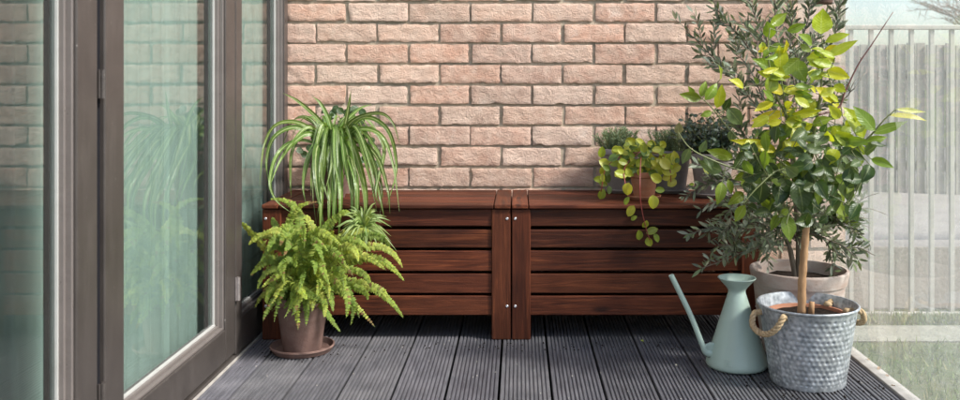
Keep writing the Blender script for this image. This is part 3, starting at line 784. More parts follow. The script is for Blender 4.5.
# ------------------------------------------------------------------ row of small pots on right bench
rp=random.Random(9)
def herb(px,Y,rt_,rb,h,label,kind,name):
    x=P(px,0,Y).x; t=thing(name,(x,Y,.432),label,'potted plant')
    b=MB(); b.lathe(pot_prof(rt_,rb,h,.022,.003),(x,Y,.437),48); b.build('pot',M['taupe'],t); zt=.437+h; soil(x,Y,zt-.014,rt_-.008,t)
    fo=MB(); st=MB()
    if kind=='needle':
        for i in range(110):
            a=rp.uniform(0,2*PI); rr=rp.uniform(0,rt_*.75); p0=V((x+math.cos(a)*rr,Y+math.sin(a)*rr,zt-.012))
            d=V((math.cos(a)*.45*rr/rt_+rp.gauss(0,.18),math.sin(a)*.45*rr/rt_+rp.gauss(0,.18),1)).normalized(); l=rp.uniform(.05,.088)
            path=[p0,p0+d*l*.5+V((rp.gauss(0,.004),0,0)),p0+d*l]
            st.tube(path,.0009,4,cap=False)
            for k in range(26):
                f=rp.uniform(.1,1); p=path[0].lerp(path[2],f); q=rp.uniform(0,2*PI)
                dd=(V((math.cos(q),math.sin(q),0))*.8+d*rp.uniform(.4,1)).normalized(); ln=rp.uniform(.009,.015)
                leaf(fo,p,p+dd*ln,.0030,V((rp.uniform(-1,1),-1,.5)),jit((.16,.21,.12),.3,rp),lance,.05,2,.1,0,across=1)
    else:
        for i in range(130):
            a=rp.uniform(0,2*PI); rr=rp.uniform(0,rt_*.6); p0=V((x+math.cos(a)*rr,Y+math.sin(a)*rr,zt-.012))
            d=V((math.cos(a)*.7*rr/rt_+rp.gauss(0,.45),math.sin(a)*.7*rr/rt_+rp.gauss(0,.4),1)).normalized(); l=rp.uniform(.06,.165)
            q1=p0+d*l
            if q1.y>3.28: q1.y=3.28
            path=[p0,(p0+q1)/2+V((rp.gauss(0,.006),0,.004)),q1]
            st.tube(path,.0011,4,cap=False)
            for k in range(13):
                f=rp.uniform(.25,1); p=path[0].lerp(path[2],f); q=rp.uniform(0,2*PI)
                dd=(V((math.cos(q),math.sin(q),rp.uniform(-.2,.6)))).normalized(); ln=rp.uniform(.014,.021)
                leaf(fo,p,p+dd*ln,ln*.62,V((rp.uniform(-.8,.8),-.7,rp.uniform(.1,1))),jit((.050,.080,.058),.4,rp),roundp,.1,4,.1,0,across=1)
    fo.build('foliage',M['herb'] if kind=='needle' else M['darkl'],t); st.build('stems',M['twig'],t)
    return t
herb(619,3.215,.068,.050,.150,'fine grey-green herb in a taupe pot behind the creeper','needle','potted_herb')
herb(670,3.215,.074,.054,.145,'fine green herb in a taupe pot between the creeper and the dark bush','needle','potted_herb')
herb(712,3.095,.074,.054,.143,'dense dark small-leaved bush in a taupe pot on the right bench','round','potted_bush')
saucer(P(622,0,3.215).x,3.215,.4325,.062,.014,M['taupe'],'dark saucer under the left fine-leaved herb')
saucer(P(670,0,3.215).x,3.215,.4325,.066,.014,M['taupe'],'dark saucer under the herb beside the dark bush')
saucer(P(712,0,3.095).x,3.095,.4325,.071,.014,M['taupe'],'dark saucer under the small-leaved dark bush')
# creeper
CX_,CYY=P(644,0,3.02).x,3.02
ct=thing('creeping_plant',(CX_,CYY,.432),'trailing plant with round yellow-green leaves in a small terracotta pot','potted plant')
saucer(CX_,CYY,.4325,.056,.014,M['terra'],'terracotta saucer under the trailing yellow-green plant')
b=MB(); b.lathe(pot_prof(.047,.034,.088,.020,.003),(CX_,CYY,.436),44); b.build('pot',M['terra'],ct); soil(CX_,CYY,.514,.040,ct)
cl=MB(); cs=MB()
def creeper_stem(pts,leaves):
    path=smooth_path(pts,6); cs.tube(path,.0016,5,(1.6,.7,.6))
def rl(px,py,Y,size,c,ang=None):
    p=P(px,py,Y); a=ang if ang is not None else rp.uniform(0,2*PI); L_=size/F*Y*1.08
    d=V((math.cos(a),rp.uniform(-.3,.2),math.sin(a))).normalized(); n=V((rp.uniform(-.5,.5),-1,rp.uniform(0,.7)))
    leaf(cl,p-d*L_/2,p+d*L_/2,L_*rp.uniform(.58,.85),n,jit(c,.15,rp),(lambda t: math.sin(PI*t**.9)**.62 if 0<t<1 else 0),rp.uniform(-.05,.15),6,.3,.05)
g1,g2,g3=(.40,.41,.040),(.26,.32,.035),(.10,.16,.03)
creeper_stem([P(644,150,3.02),P(641,158,2.93),P(640,185,2.86),P(641,205,2.86),P(646,228,2.865),P(650,240,2.865)],0)
for q in [(621,174,2.92,13,g1),(656,178,2.9,13,g1),(628,189,2.88,12,g1),(653,202,2.87,13,g1),(631,211,2.87,12,g1),(645,224,2.87,8,g1),(652,231,2.87,12,g2),(639,235,2.87,10,g2),(656,238,2.87,9,g2),(649,242,2.87,9,g1),(627,201,2.87,9,g2),(634,218,2.87,7,g2),(604,163,2.95,11,g1),(598,179,2.97,9,g2),(602,194,2.96,11,g2),(608,172,2.96,8,g3),(665,164,2.92,13,g1),(668,172,2.92,12,g1),(674,158,2.94,14,g1),(672,183,2.92,10,g1),(660,190,2.9,9,g2),(615,150,2.97,9,g1),(609,190,2.95,8,g3),(676,168,2.94,10,g1)]: rl(*q)
creeper_stem([P(640,152,3.02),P(622,156,2.97),P(606,168,2.95),P(601,192,2.95)],0)
creeper_stem([P(650,152,3.02),P(664,156,2.95),P(670,170,2.92),P(671,182,2.92)],0)
creeper_stem([P(642,152,3.02),P(632,158,2.95),P(624,170,2.93),P(626,188,2.89)],0)
for i in range(150):
    px=rp.gauss(642,17); py=rp.uniform(138,172)+abs(px-642)*.3
    rl(px,py,3.0+rp.uniform(-.08,.07),rp.uniform(5,12),rp.choice([g1,g1,g2,g3]))
cl.build('leaves',M['creep'],ct); cs.build('stems',M['redtwig'],ct)

# ------------------------------------------------------------------ olive tree
OX,OY=.845,2.742
ot=thing('olive_tree',(OX,OY,.006),'olive tree with narrow grey leaves in a large pale clay pot','tree')
b=MB(); hh=.255; b.lathe([(0,0),(.098,0),(.102,.004),(.112,.05),(.124,.12),(.133,.205),(.135,.213),(.1385,.2145),(.1395,.218),(.1445,.248),(.1445,.253),(.143,hh),(.1365,hh),(.135,.252),(.131,.2),(.122,.12)],(OX,OY,.004),80); b.build('pot',M['terra_pale'],ot)
soil(OX,OY,.222,.132,ot)
ol=MB(); ob=MB(); ro=random.Random(31)
og=[(.13,.155,.10),(.16,.19,.125),(.08,.10,.06),(.24,.26,.19),(.16,.20,.10)]
def olive_leaves(path,step=.0115,start=.1,size=1.0):
    L_=0; last=0; n=len(path)
    tot=sum((path[i+1]-path[i]).length for i in range(n-1)); flip=0
    for i in range(n-1):
        seg=(path[i+1]-path[i]); L_+=seg.length
        while last<L_:
            last+=step*ro.uniform(.8,1.25)
            if last<tot*start: continue
            p=path[i]+seg*min(1,max(0,(last-(L_-seg.length))/seg.length)); d=seg.normalized()
            flip+=1
            a=(PI/2 if flip%2 else 0)+ro.uniform(-.4,.4)
            s1=d.orthogonal().normalized(); s2=d.cross(s1); s=s1*math.cos(a)+s2*math.sin(a)
            for sg in (-1,1):
                if ro.random()<.12: continue
                dd=(s*sg*ro.uniform(.6,1)+d*ro.uniform(.5,1.0)+V((0,0,.12))).normalized(); ln=ro.uniform(.025,.042)*size
                nn=(V((ro.uniform(-.9,.9),-.6,ro.uniform(-.2,.9)))).normalized()
                q=p+dd*ln
                if q.y>3.292: continue
                qx=CX+q.x/q.y*F
                if qx>872 or (qx>850 and q.z>.72) or qx<668: continue
                leaf(ol,p+dd*.002,q,ln*.25,nn,jit(ro.choice(og),.2,ro),lance,ro.uniform(-.08,.1),4,.15,0,across=1)
def olive_branch(pts,r0,r1,sub=0,leaves=True,start=.15):
    path=smooth_path(pts,7); n=len(path)
    for i,p in enumerate(path):
        if 0<i<n: path[i]=p+V((ro.gauss(0,.0015),ro.gauss(0,.0015),0))
    ob.tube(path,[r0+(r1-r0)*i/(n-1) for i in range(n)],6,(1,1,1))
    if leaves: olive_leaves(path,start=start)
    for k in range(sub):
        i=ro.randint(int(n*.15),n-2); p=path[i]; d=(path[i+1]-path[i]).normalized()
        dd=(d*.8+V((ro.uniform(-.8,.8),ro.uniform(-.7,.45),ro.uniform(-.2,.6)))).normalized(); l=ro.uniform(.05,.13)
        q=p+dd*l; q.y=min(q.y,3.27)
        pp=smooth_path([p,(p+q)/2+V((0,0,.01)),q],5)
        ob.tube(pp,[r1*1.1]*(len(pp)-1)+[r1*.5],4,cap=False); olive_leaves(pp,.011,.05)
def O(px,py,dy=0): return P(px,py,OY+dy)
tb=MB(); tp=smooth_path([(OX,OY,.20),O(799,240),O(796,200),O(792,150),O(787,105,.02),O(782,60,.03)],7)
tb.tube(tp,[.011-.006*i/(len(tp)-1) for i in range(len(tp))],10); tb.tube(smooth_path([(OX-.005,OY,.20),O(789,246),O(780,232),O(765,215)],6),[.008]*6+[.006]*6+[.004]*7,8)
tb.build('trunk',M['bark_o'],ot)
for pts,sub in [
 ([O(790,145),O(762,112,.06),O(735,82,.12),O(703,47,.16),O(676,20,.18)],7),
 ([O(790,125),O(770,82,.08),O(747,45,.14),O(722,15,.18),O(703,-18,.2)],8),
 ([O(786,100),O(772,55,.08),O(752,8,.12),O(742,-25,.14)],7),
 ([O(783,60,.03),O(776,30,.05),O(775,-5,.06),O(770,-35,.06)],6),
 ([O(786,90),O(798,52,.06),O(810,14,.1),O(816,-25,.12)],7),
 ([O(788,110),O(815,72,.04),O(835,32,.05),O(839,2,.05),O(838,-30,.05)],5),
 ([O(790,130),O(820,108,.02),O(845,98,0),O(866,72,-.02)],4),
 ([O(797,240),O(826,226,-.05),O(850,228,-.08),O(868,242,-.1)],6),
 ([O(796,235),O(822,212,.05),O(846,208,.05),O(862,214,.04)],5),
 ([O(789,246),O(765,244,-.05),O(730,258,-.08),O(703,268,-.1)],6),
 ([O(780,232),O(755,222,-.04),O(733,226,-.07),O(716,240,-.08)],5),
 ([O(765,215),O(748,205,-.02),O(733,206,-.04),O(722,222,-.05)],5),
 ([O(765,215),O(750,190,.02),O(735,180,.04),O(718,182,.05)],4),
 ([O(796,200),O(775,190,.04),O(752,178,.08),O(735,165,.1)],5),
 ([O(792,165),O(768,150,.05),O(748,140,.08),O(734,120,.1)],5),
 ([O(794,180),O(815,165,.05),O(836,150,.07),O(850,130,.08)],5),
 ([O(797,240),O(790,225,-.07),O(775,225,-.12),O(758,240,-.15)],5),
 ([O(797,238),O(806,228,-.06),O(822,238,-.1),O(836,256,-.12)],5),
 ([O(790,140),O(800,110,.12),O(800,75,.2),O(792,40,.25)],6),
 ([O(790,120),O(765,100,.12),O(750,70,.22),O(732,50,.3)],6),
 ([O(796,230),O(812,215,-0.03),O(838,220,-0.05)],4),
 ([O(796,225),O(780,205,-0.04),O(756,214,-0.06)],4),
 ([O(796,235),O(808,205,0.08),O(840,196,0.12)],4),
 ([O(796,225),O(770,222,0.06),O(744,232,0.1)],4),
 ([O(796,238),O(815,235,-0.1),O(850,250,-0.13)],4),
 ([O(796,238),O(778,240,-0.1),O(748,250,-0.14)],4),
 ([O(796,236),O(760,248,0.0),O(728,246,-0.04)],4),
 ([O(796,120),O(775,70,0.15),O(765,20,0.22)],3),
 ([O(796,110),O(805,60,0.12),O(825,15,0.2)],3),
 ([O(796,100),O(790,40,0.1),O(795,-20,0.14)],3),
 ([O(796,110),O(765,70,0.02),O(755,30,0.04)],2),
]: olive_branch(pts,.0032,.0012,sub)
ol.build('crown',M['olive'],ot); ob.build('branches',M['bark_o'],ot)

# ------------------------------------------------------------------ bucket with the lemon tree
BX,BY=.792,2.492
bt2=thing('metal_bucket',(BX,BY,.0),'dimpled galvanised bucket with rope handles at the right of the deck','bucket')
hb=.214; r0_,r1_=.099,.1315
seam=math.radians(214)
def bdisp(q,z,r):
    if z<.014 or z>hb-.016: return 0
    ncol=48; rowh=.0135; row=z/rowh; ri=round(row); u=q/(2*PI)*ncol+(.5 if ri%2 else 0); du=u-round(u); dv=row-ri
    d2=(du*2)**2+(dv*1.9)**2
    hv=noise.noise(V((round(u)*1.37,ri*2.11,3.3))); h=-.0030*(1+.9*hv)*math.exp(-d2*(3.0+1.5*hv))
    h+=noise.noise(V((math.cos(q)*3,math.sin(q)*3,z*22)))*.0012
    s=abs((q-seam+PI)%(2*PI)-PI)*r
    if s<.006: h=.0012 if s<.004 else 0
    return h
prof=[(0,.006),(.094,.006),(.096,0),(r0_,0),(r0_+.0015,.003),(r0_+.001,.008)]
nz=66
for i in range(nz+1):
    z=.010+(hb-.018)*i/nz; prof.append((r0_+(r1_-r0_)*z/hb,z))
prof+=[(r1_+.002,hb-.006),(r1_+.0045,hb-.004),(r1_+.0045,hb-.001),(r1_+.002,hb+.0012),(r1_-.0008,hb+.0005),(r1_-.002,hb-.004)]
for i in range(1,9):
    z=hb-.004-(.15)*i/8; prof.append((r0_+(r1_-r0_)*z/hb-.002,z))
b=MB(); b.lathe(prof,(BX,BY,.0004),288,lambda q,z,r: bdisp(q,z,r)); b.build('body',M['bucket'],bt2)
def rope_handle(ca):
    root=V((BX,BY,0)); al=math.radians(ca)
    def on(a,z,out): 
        rr=r0_+(r1_-r0_)*z/hb+out; return V((BX+rr*math.cos(a),BY+rr*math.sin(a),z))
    h=.36
    pts=[on(al-h,.190,-.018),on(al-h,.192,.006),on(al-h*1.02,.186,.024),on(al-h*.8,.160,.036),on(al-h*.2,.148,.036),on(al+h*.4,.154,.034),on(al+h*.85,.176,.030),on(al+h*1.05,.200,.018),on(al+h,.198,.004),on(al+h,.192,-.018)]
    path=smooth_path(pts,14); n=len(path); b=MB()
    L_=0; dist=[0]
    for i in range(1,n): L_+=(path[i]-path[i-1]).length; dist.append(L_)
    for s in range(3):
        sp_=[]
        a=V((0,0,1))
        for i in range(n):
            t=(path[min(i+1,n-1)]-path[max(i-1,0)]).normalized(); a=(a-t*a.dot(t)).normalized() if (a-t*a.dot(t)).length>1e-4 else t.orthogonal().normalized(); bb=t.cross(a)
            q=dist[i]*175+s*2*PI/3
            sp_.append(path[i]+(a*math.cos(q)+bb*math.sin(q))*.0042)
        b.tube(sp_,.0047,7,(1,1,1))
    for e in (0,-1):   # knots inside the wall
        b.tube([path[e]+V((0,0,-.008)),path[e],path[e]+V((0,0,.008))],[.008,.013,.008],8)
    o=b.build('rope_handle',M['rope'],bt2)
    for sgn in (-1,1):
        g_=MB(); c=on(al+sgn*h,.191,.0); nrm=V((math.cos(al+sgn*h),math.sin(al+sgn*h),-.12)).normalized(); s1=nrm.cross(V((0,0,1))).normalized(); s2=nrm.cross(s1)
        ring=[c+nrm*.002+(s1*math.cos(k*PI/10)+s2*math.sin(k*PI/10))*.011 for k in range(21)]
        g_.tube(ring,.0016,6,(.8,.8,.8)); g_.build('eyelet',M['bucket'],o)
rope_handle(206); rope_handle(22)

lt=thing('lemon_tree',(BX,BY,.01),'young lemon tree with bright yellow-green top leaves growing in the metal bucket','tree')
b=MB(); b.lathe(pot_prof(.106,.078,.178,.022,.004),(BX,BY,.010),64); b.build('pot',M['terra'],lt); soil(BX,BY,.180,.1005,lt)
def Lm(px,py,dy=0): return P(px,py,BY+dy)
tr=MB(); tp=smooth_path([Lm(802,314),Lm(802,285),Lm(804,255),Lm(806,225),Lm(804,198),Lm(801,176)],7)
tr.tube(tp,[.0122-.004*i/(len(tp)-1)+.0008*math.sin(i*1.9) for i in range(len(tp))],12); tr.build('trunk',M['bark_l'],lt)
b=MB(); b.tube([Lm(811,317,-.01),Lm(811.5,308,-.01),Lm(812,302,-.01)],[.0085,.0080,.0072],8); b.build('stub',M['bark_l'],lt)
BR=[ # branches: px,py,dy
 [(801,180,0),(792,150,.0),(786,115,-.02),(782,85,-.03),(780,66,-.03)],
 [(801,180,0),(810,150,0),(818,110,-.02),(822,75,-.02),(823,50,-.02),(821,34,-.02)],
 [(810,150,0),(828,120,-.02),(832,95,-.02),(828,72,-.03)],
 [(803,185,0),(825,168,-.02),(848,152,-.04),(868,138,-.05),(884,120,-.06),(896,109,-.06)],
 [(818,115,-.02),(838,108,0),(845,92,0),(858,65,0),(872,44,.0),(893,12,.01)],
 [(801,180,0),(778,160,-.02),(752,150,-.02),(728,128,-.02),(712,108,-.02),(702,98,-.02)],
 [(800,186,0),(775,178,-.05),(745,172,-.06),(712,160,-.07),(690,148,-.08),(678,132,-.08)],
 [(801,180,0),(780,170,-.10),(760,185,-.14),(742,205,-.15)],
 [(803,190,0),(812,190,-.08),(830,195,-.12),(848,205,-.13)],
 [(786,115,-.02),(776,95,-.05),(770,70,-.06),(768,45,-.06),(770,28,-.06)],
 [(801,180,0),(790,175,.10),(770,165,.16),(755,150,.2)],
 [(803,180,0),(820,170,.10),(840,160,.16),(855,145,.18)],
 [(822,75,-.02),(812,55,.02),(800,42,.03),(790,32,.03)],
 [(803,190,0),(798,200,-.06),(790,212,-.10),(786,225,-.12)],
]
lb=MB(); samples=[]
for i,br in enumerate(BR):
    path=smooth_path([Lm(*q) for q in br],7); n=len(path)
    r=.0050 if i in (0,1,3) else .0034
    rad=[r-(r-.0013)*k/(n-1) for k in range(n)]
    if i==4: continue
    lb.tube(path,rad,7,(1,1,1)); samples+=path
path=smooth_path([Lm(*q) for q in BR[4]],7); samples+=path[:14]
rtw=MB(); rtw.tube(path,[.0034-.0022*k/(len(path)-1) for k in range(len(path))],7)
for k in (10,15,19,23,27):
    q=path[k]; rtw.tube([q,q+V((R.choice([-.006,.006]),-.002,.006))],[.0014,.0006],5)
rtw.build('bare_twig',M['redtwig'],lt)
lf=MB(); rl_=random.Random(44)
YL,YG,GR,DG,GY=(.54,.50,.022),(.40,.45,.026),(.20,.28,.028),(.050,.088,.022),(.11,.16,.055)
def attach(p):
    best=min(samples,key=lambda s:(s-p).length); 
    if (best-p).length>.006:
        m_=(best+p)/2+V((0,0,-.004)); lb.tube(smooth_path([best,m_,p],4),[.0012]*8+[.0010],5,cap=False)
def ll(x0,y0,x1,y1,w,c,dy=None,nrm=None):
    dy=rl_.uniform(-.09,.02) if dy is None else dy
    a=P(x0,y0,BY+dy); e=P(x1,y1,BY+dy+rl_.uniform(-.03,.015)); n=nrm or V((rl_.uniform(-.35,.35),-1,rl_.uniform(-.1,.6)))
    attach(a)
    wd=w/F*BY*1.18
    leaf(lf,a,e,wd,n,jit(c,.10,rl_),ovate,rl_.uniform(-.12,.24),8,rl_.uniform(.12,.55),.10)
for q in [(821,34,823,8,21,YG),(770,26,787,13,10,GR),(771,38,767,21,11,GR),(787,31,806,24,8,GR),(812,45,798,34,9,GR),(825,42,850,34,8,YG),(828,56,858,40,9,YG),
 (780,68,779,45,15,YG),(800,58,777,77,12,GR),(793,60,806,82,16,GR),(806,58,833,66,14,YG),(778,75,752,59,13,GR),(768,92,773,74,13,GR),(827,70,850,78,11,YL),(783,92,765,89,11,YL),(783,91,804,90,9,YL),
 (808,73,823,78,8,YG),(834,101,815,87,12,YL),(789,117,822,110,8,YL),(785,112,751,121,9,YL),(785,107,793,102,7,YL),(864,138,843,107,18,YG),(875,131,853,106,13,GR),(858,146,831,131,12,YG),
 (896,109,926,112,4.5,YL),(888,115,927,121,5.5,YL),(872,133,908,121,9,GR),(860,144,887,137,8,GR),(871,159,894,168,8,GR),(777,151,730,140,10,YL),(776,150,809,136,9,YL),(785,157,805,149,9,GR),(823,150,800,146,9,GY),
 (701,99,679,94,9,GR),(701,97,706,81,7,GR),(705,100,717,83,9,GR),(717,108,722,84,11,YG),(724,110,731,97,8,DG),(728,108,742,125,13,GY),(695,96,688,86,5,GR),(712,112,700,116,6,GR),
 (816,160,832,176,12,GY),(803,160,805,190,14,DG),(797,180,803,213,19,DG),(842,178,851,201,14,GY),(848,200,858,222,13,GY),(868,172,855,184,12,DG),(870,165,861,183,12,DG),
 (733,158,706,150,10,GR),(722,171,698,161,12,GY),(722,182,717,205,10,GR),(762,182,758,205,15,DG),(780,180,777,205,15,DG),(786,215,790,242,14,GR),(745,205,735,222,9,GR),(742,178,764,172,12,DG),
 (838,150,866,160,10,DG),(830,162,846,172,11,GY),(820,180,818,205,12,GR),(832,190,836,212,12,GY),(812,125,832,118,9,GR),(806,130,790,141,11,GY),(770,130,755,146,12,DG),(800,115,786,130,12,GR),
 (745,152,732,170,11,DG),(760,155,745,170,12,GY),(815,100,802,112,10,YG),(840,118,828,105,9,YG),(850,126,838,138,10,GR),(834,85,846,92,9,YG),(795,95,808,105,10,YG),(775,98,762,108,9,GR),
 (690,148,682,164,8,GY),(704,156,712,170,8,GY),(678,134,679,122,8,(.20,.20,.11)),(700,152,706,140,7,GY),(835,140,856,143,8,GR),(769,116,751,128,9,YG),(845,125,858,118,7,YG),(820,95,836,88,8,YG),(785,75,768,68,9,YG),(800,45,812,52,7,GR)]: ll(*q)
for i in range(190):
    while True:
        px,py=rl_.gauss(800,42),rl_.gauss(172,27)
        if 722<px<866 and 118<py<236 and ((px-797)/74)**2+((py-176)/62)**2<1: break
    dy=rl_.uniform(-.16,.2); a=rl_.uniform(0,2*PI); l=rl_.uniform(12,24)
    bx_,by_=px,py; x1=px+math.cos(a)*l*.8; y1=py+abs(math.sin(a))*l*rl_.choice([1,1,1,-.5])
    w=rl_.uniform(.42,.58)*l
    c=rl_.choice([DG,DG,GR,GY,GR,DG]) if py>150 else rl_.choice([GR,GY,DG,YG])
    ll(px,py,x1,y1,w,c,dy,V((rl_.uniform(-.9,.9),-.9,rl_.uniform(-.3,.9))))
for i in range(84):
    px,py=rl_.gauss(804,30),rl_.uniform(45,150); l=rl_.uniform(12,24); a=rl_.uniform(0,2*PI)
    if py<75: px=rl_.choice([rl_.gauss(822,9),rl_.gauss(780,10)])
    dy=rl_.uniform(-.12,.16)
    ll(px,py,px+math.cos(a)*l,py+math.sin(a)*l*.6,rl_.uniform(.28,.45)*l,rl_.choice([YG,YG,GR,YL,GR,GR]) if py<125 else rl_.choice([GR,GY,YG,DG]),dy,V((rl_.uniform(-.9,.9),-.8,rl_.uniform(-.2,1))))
lf.build('leaves',M['lemon'],lt); lb.build('branches',M['twig'],lt)

# ------------------------------------------------------------------ watering can
WX,WY=.629,2.622
wt2=thing('watering_can',(WX,WY,0),'sage green conical watering can with a long thin spout','watering can')
hcan=.252
def canR(z):
    z0,z1=.012,.214
    return .0885+(.0245-.0885)*max(0,min(1,(z-z0)/(z1-z0)))
pr=[(0,.0015),(.078,.0015),(.0835,.003),(.0865,.006),(.0882,.011)]
for i in range(1,25): z=.011+(.205-.011)*i/24; pr.append((canR(z),z))
pr+=[(.0250,.212),(.0245,.217),(.0255,.222),(.030,.229),(.042,.242),(.0525,.2535),(.0540,.2550),(.0535,.2568),(.0520,.2568),(.050,.2545),(.040,.2435),(.028,.231),(.0225,.222),(.0215,.215),(.026,.19),(.05,.10)]
b=MB(); b.lathe(pr,(WX,WY,0),96)
b.build('body',M['can'],wt2)
def Wp(px,py,dy=0): return P(px,py,WY+dy)
b=MB(); tip=Wp(671,275,-.0)
sp_=smooth_path([V((WX-.055,WY-.01,.040)),V((WX-.088,WY-.01,.042)),V((WX-.102,WY-.01,.066)),Wp(690,314),tip],10)
n=len(sp_)
b.tube(sp_,[.0135-.0055*min(1,i/(n*.45)) if i<n*.45 else .0080-.0003*(i/n) for i in range(n)],16,cap=False)
# inner wall of the open tip
d=(sp_[-1]-sp_[-2]).normalized()
b.tube([sp_[-1]-d*.0001,sp_[-1]-d*.001,sp_[-1]-d*.05],[.0078,.0062,.006],16,(.5,.5,.5),cap=False)
b.build('spout',M['can'],wt2)
# web joining the spout foot to the body
b=MB(); y_=WY-.010
pts=[(WX-.060,.026),(WX-.098,.040),(WX-.104,.062),(WX-.078,.072),(WX-.060,.070)]
vs=[(p[0],y_-.006,p[1]) for p in pts]+[(p[0],y_+.006,p[1]) for p in pts]; m_=len(pts)
b.add(vs,[tuple(range(m_)),tuple(range(2*m_-1,m_-1,-1))]+[(i,m_+i,m_+(i+1)%m_,(i+1)%m_) for i in range(m_)])
b.build('spout_web',M['can'],wt2,smooth=False,bevel=.004)
# embossed 2L wrapped on the cone
cu=bpy.data.curves.new('txt','FONT'); cu.body='2L'; cu.size=.024; cu.extrude=.0015; cu.offset=.0005; cu.align_x='CENTER'
to=bpy.data.objects.new('txt',cu); col.objects.link(to); bpy.context.view_layer.update()
tm=bpy.data.meshes.new_from_object(to.evaluated_get(bpy.context.evaluated_depsgraph_get()))
vv=[v.co.copy() for v in tm.vertices]; ff=[tuple(p.vertices) for p in tm.polygons]
bpy.data.objects.remove(to); bpy.data.curves.remove(cu); bpy.data.meshes.remove(tm)
th0=math.radians(270-31); b=MB(); vs=[]
for p in vv:
    z=.022+p.y; r=canR(z)+.0003+max(0,p.z+.0005); a=th0+p.x/canR(z); vs.append((WX+r*math.cos(a),WY+r*math.sin(a),z))
b.add(vs,ff); b.build('embossed_marking',M['can'],wt2,smooth=False)

# ------------------------------------------------------------------ small pot hanging above, debris
hx,hy,hz=P(826,0,2.95); 
hp=thing('hanging_pot',(hx,hy,.815+.0),'brown clay pot hanging above the trees, only its base in view','hanging pot')
b=MB(); zz=P(826,4,2.95).z; b.lathe([(0,0),(.030,0),(.034,.003),(.045,.09),(.050,.092),(.050,.110),(.044,.110),(.04,.09)],(hx-.008,hy,zz),36); b.build('pot',M['terra_brown'],hp)
b=MB()
for a in (0,2.1,4.2): b.tube([(hx-.008+.047*math.cos(a),hy+.047*math.sin(a),zz+.108),(hx-.008,hy,zz+.45)],.0008,5)
b.build('hanging_wire',M['black'],hp)
bk_=MB(); bk_.tube([(hx-.008,3.30,zz+.47),(hx-.008,hy-.01,zz+.47),(hx-.008,hy-.012,zz+.455),(hx-.008,hy,zz+.448)],.004,8)
tag(bk_.build('wall_bracket',M['black'],origin=(hx,3.3,zz+.47)),'thin black wall bracket holding the hanging pot above the view','bracket')
rd=random.Random(77)
def debris(px,py,l,w,c,curl,label):
    Y=F*H/(py-CY); x=(px-CX)/F*Y; a=rd.uniform(0,PI); b=MB()
    d=V((math.cos(a),math.sin(a),0))*l/2; p=V((x,Y,.004))
    leaf(b,p-d,p+d+V((0,0,.003)),w,V((rd.uniform(-.4,.4),rd.uniform(-.4,.4),1)),c,ovate,curl,6,.5,.3)
    tag(b.build('fallen_leaf',M['dry'],origin=p),label,'fallen leaf','dry leaves scattered on the deck')
db=[(880,371,.028,.012,(.30,.17,.07),'largest curled brown leaf by the white deck edge'),(887,378,.022,.009,(.22,.12,.05),'brown leaf fragment just in front of the largest curled one'),(868,362,.018,.008,(.36,.24,.10),'tan leaf scrap behind the largest curled one by the deck edge'),(893,388,.015,.007,(.28,.16,.07),'smallest brown scrap nearest the camera at the deck edge'),
 (642,343,.012,.008,(.35,.40,.05),'tiny yellow-green leaf on the deck before the right bench'),(659,326,.018,.004,(.25,.17,.08),'thin tan leaf scrap close under the right bench'),(628,331,.022,.003,(.22,.16,.08),'thin dry stalk lying under the right bench front'),(676,367,.008,.005,(.5,.47,.4),'pale crumb-sized leaf bit left of the watering can'),(848,352,.013,.009,(.40,.36,.14),'pale yellow leaf lying right of the metal bucket')]
for (px,py,l,w,c,lab) in db: debris(px,py,l,w,c,rd.uniform(.1,.3),lab)
b=MB()
for i in range(70):
    x=rd.uniform(-.8,.95); y=rd.uniform(2.2,2.9); s=rd.uniform(.0008,.0018)
    b.box(x-s,x+s,y-s*rd.uniform(.6,1.6),y+s,0.0,s*1.2)
tag(b.build('grit',M['white'],smooth=False),'fine pale grit and crumbs sprinkled over the deck','grit',kind='stuff')

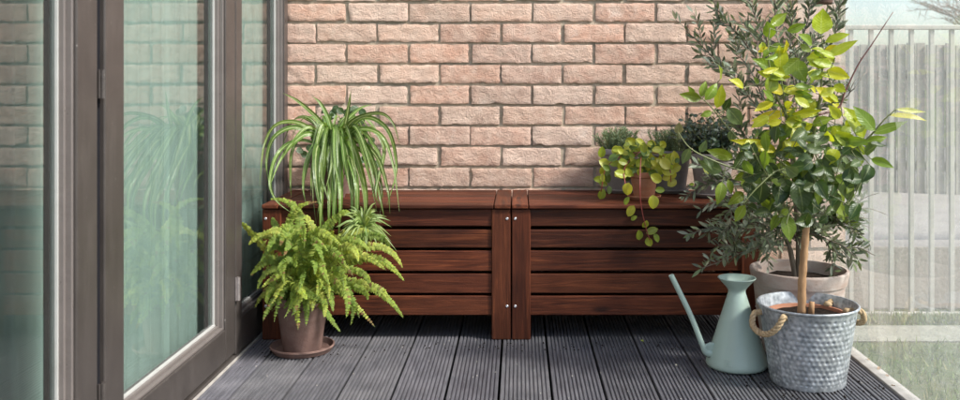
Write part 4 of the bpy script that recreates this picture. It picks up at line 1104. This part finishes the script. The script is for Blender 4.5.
b=MB()
for (cx_,cy_,sp_,n_) in ((FX,FY,.10,90),(BX,BY,.12,120),(OX-.1,OY,.12,80),(.2,2.84,.5,110),(.9,2.45,.12,60)):
    for i in range(n_):
        x=rd.gauss(cx_,sp_); y=rd.gauss(cy_-.03,sp_*.5 if sp_<.3 else .03); s=rd.uniform(.0008,.0024)
        if not(-.82<x<.985 and y<3.2): continue
        b.tube([(x-s,y,.001),(x,y+s*.5,s*1.3),(x+s,y,.001)],[s*.5,s,s*.4],5)
tag(b.build('soil_crumbs',M['soil'],smooth=False),'dark crumbs of soil spilled on the deck around the pots','soil',kind='stuff')
# ------------------------------------------------------------------ light, sky, camera
S=bpy.context.scene
sd=V((.66,-.29,.70)).normalized()
w=bpy.data.worlds.new('World'); S.world=w; w.use_nodes=True; nt=w.node_tree; nt.nodes.clear()
o=nt.nodes.new('ShaderNodeOutputWorld'); bg=nt.nodes.new('ShaderNodeBackground'); sk=nt.nodes.new('ShaderNodeTexSky')
sk.sky_type='NISHITA'; sk.sun_disc=False; sk.sun_elevation=math.asin(sd.z); sk.sun_rotation=math.atan2(sd.x,sd.y)
sk.air_density=1.0; sk.dust_density=2.0; sk.ozone_density=1.5
bg.inputs['Strength'].default_value=.115
nt.links.new(sk.outputs[0],bg.inputs[0]); nt.links.new(bg.outputs[0],o.inputs[0])
sl=bpy.data.lights.new('sun','SUN'); sl.energy=3.2; sl.angle=math.radians(8); sl.color=(1,.96,.91)
so=bpy.data.objects.new('sun',sl); col.objects.link(so); so.rotation_euler=sd.to_track_quat('Z','Y').to_euler()
cam=bpy.data.cameras.new('camera'); co=bpy.data.objects.new('camera',cam); col.objects.link(co)
co.location=(0,0,H); co.rotation_euler=(math.radians(90),0,0)
cam.sensor_width=36; cam.lens=F/960*36; cam.shift_x=-(CX-480)/960; cam.shift_y=-(200-CY)/960
cam.clip_start=.02; cam.clip_end=600
cam.dof.use_dof=True; cam.dof.focus_distance=2.85; cam.dof.aperture_fstop=5.0
S.camera=co
S.view_settings.view_transform='Standard'; S.view_settings.look='None'; S.view_settings.gamma=1
S.view_settings.exposure=1.28
S.render.engine='CYCLES'; S.cycles.use_denoising=True; S.cycles.max_bounces=10; S.cycles.transparent_max_bounces=24
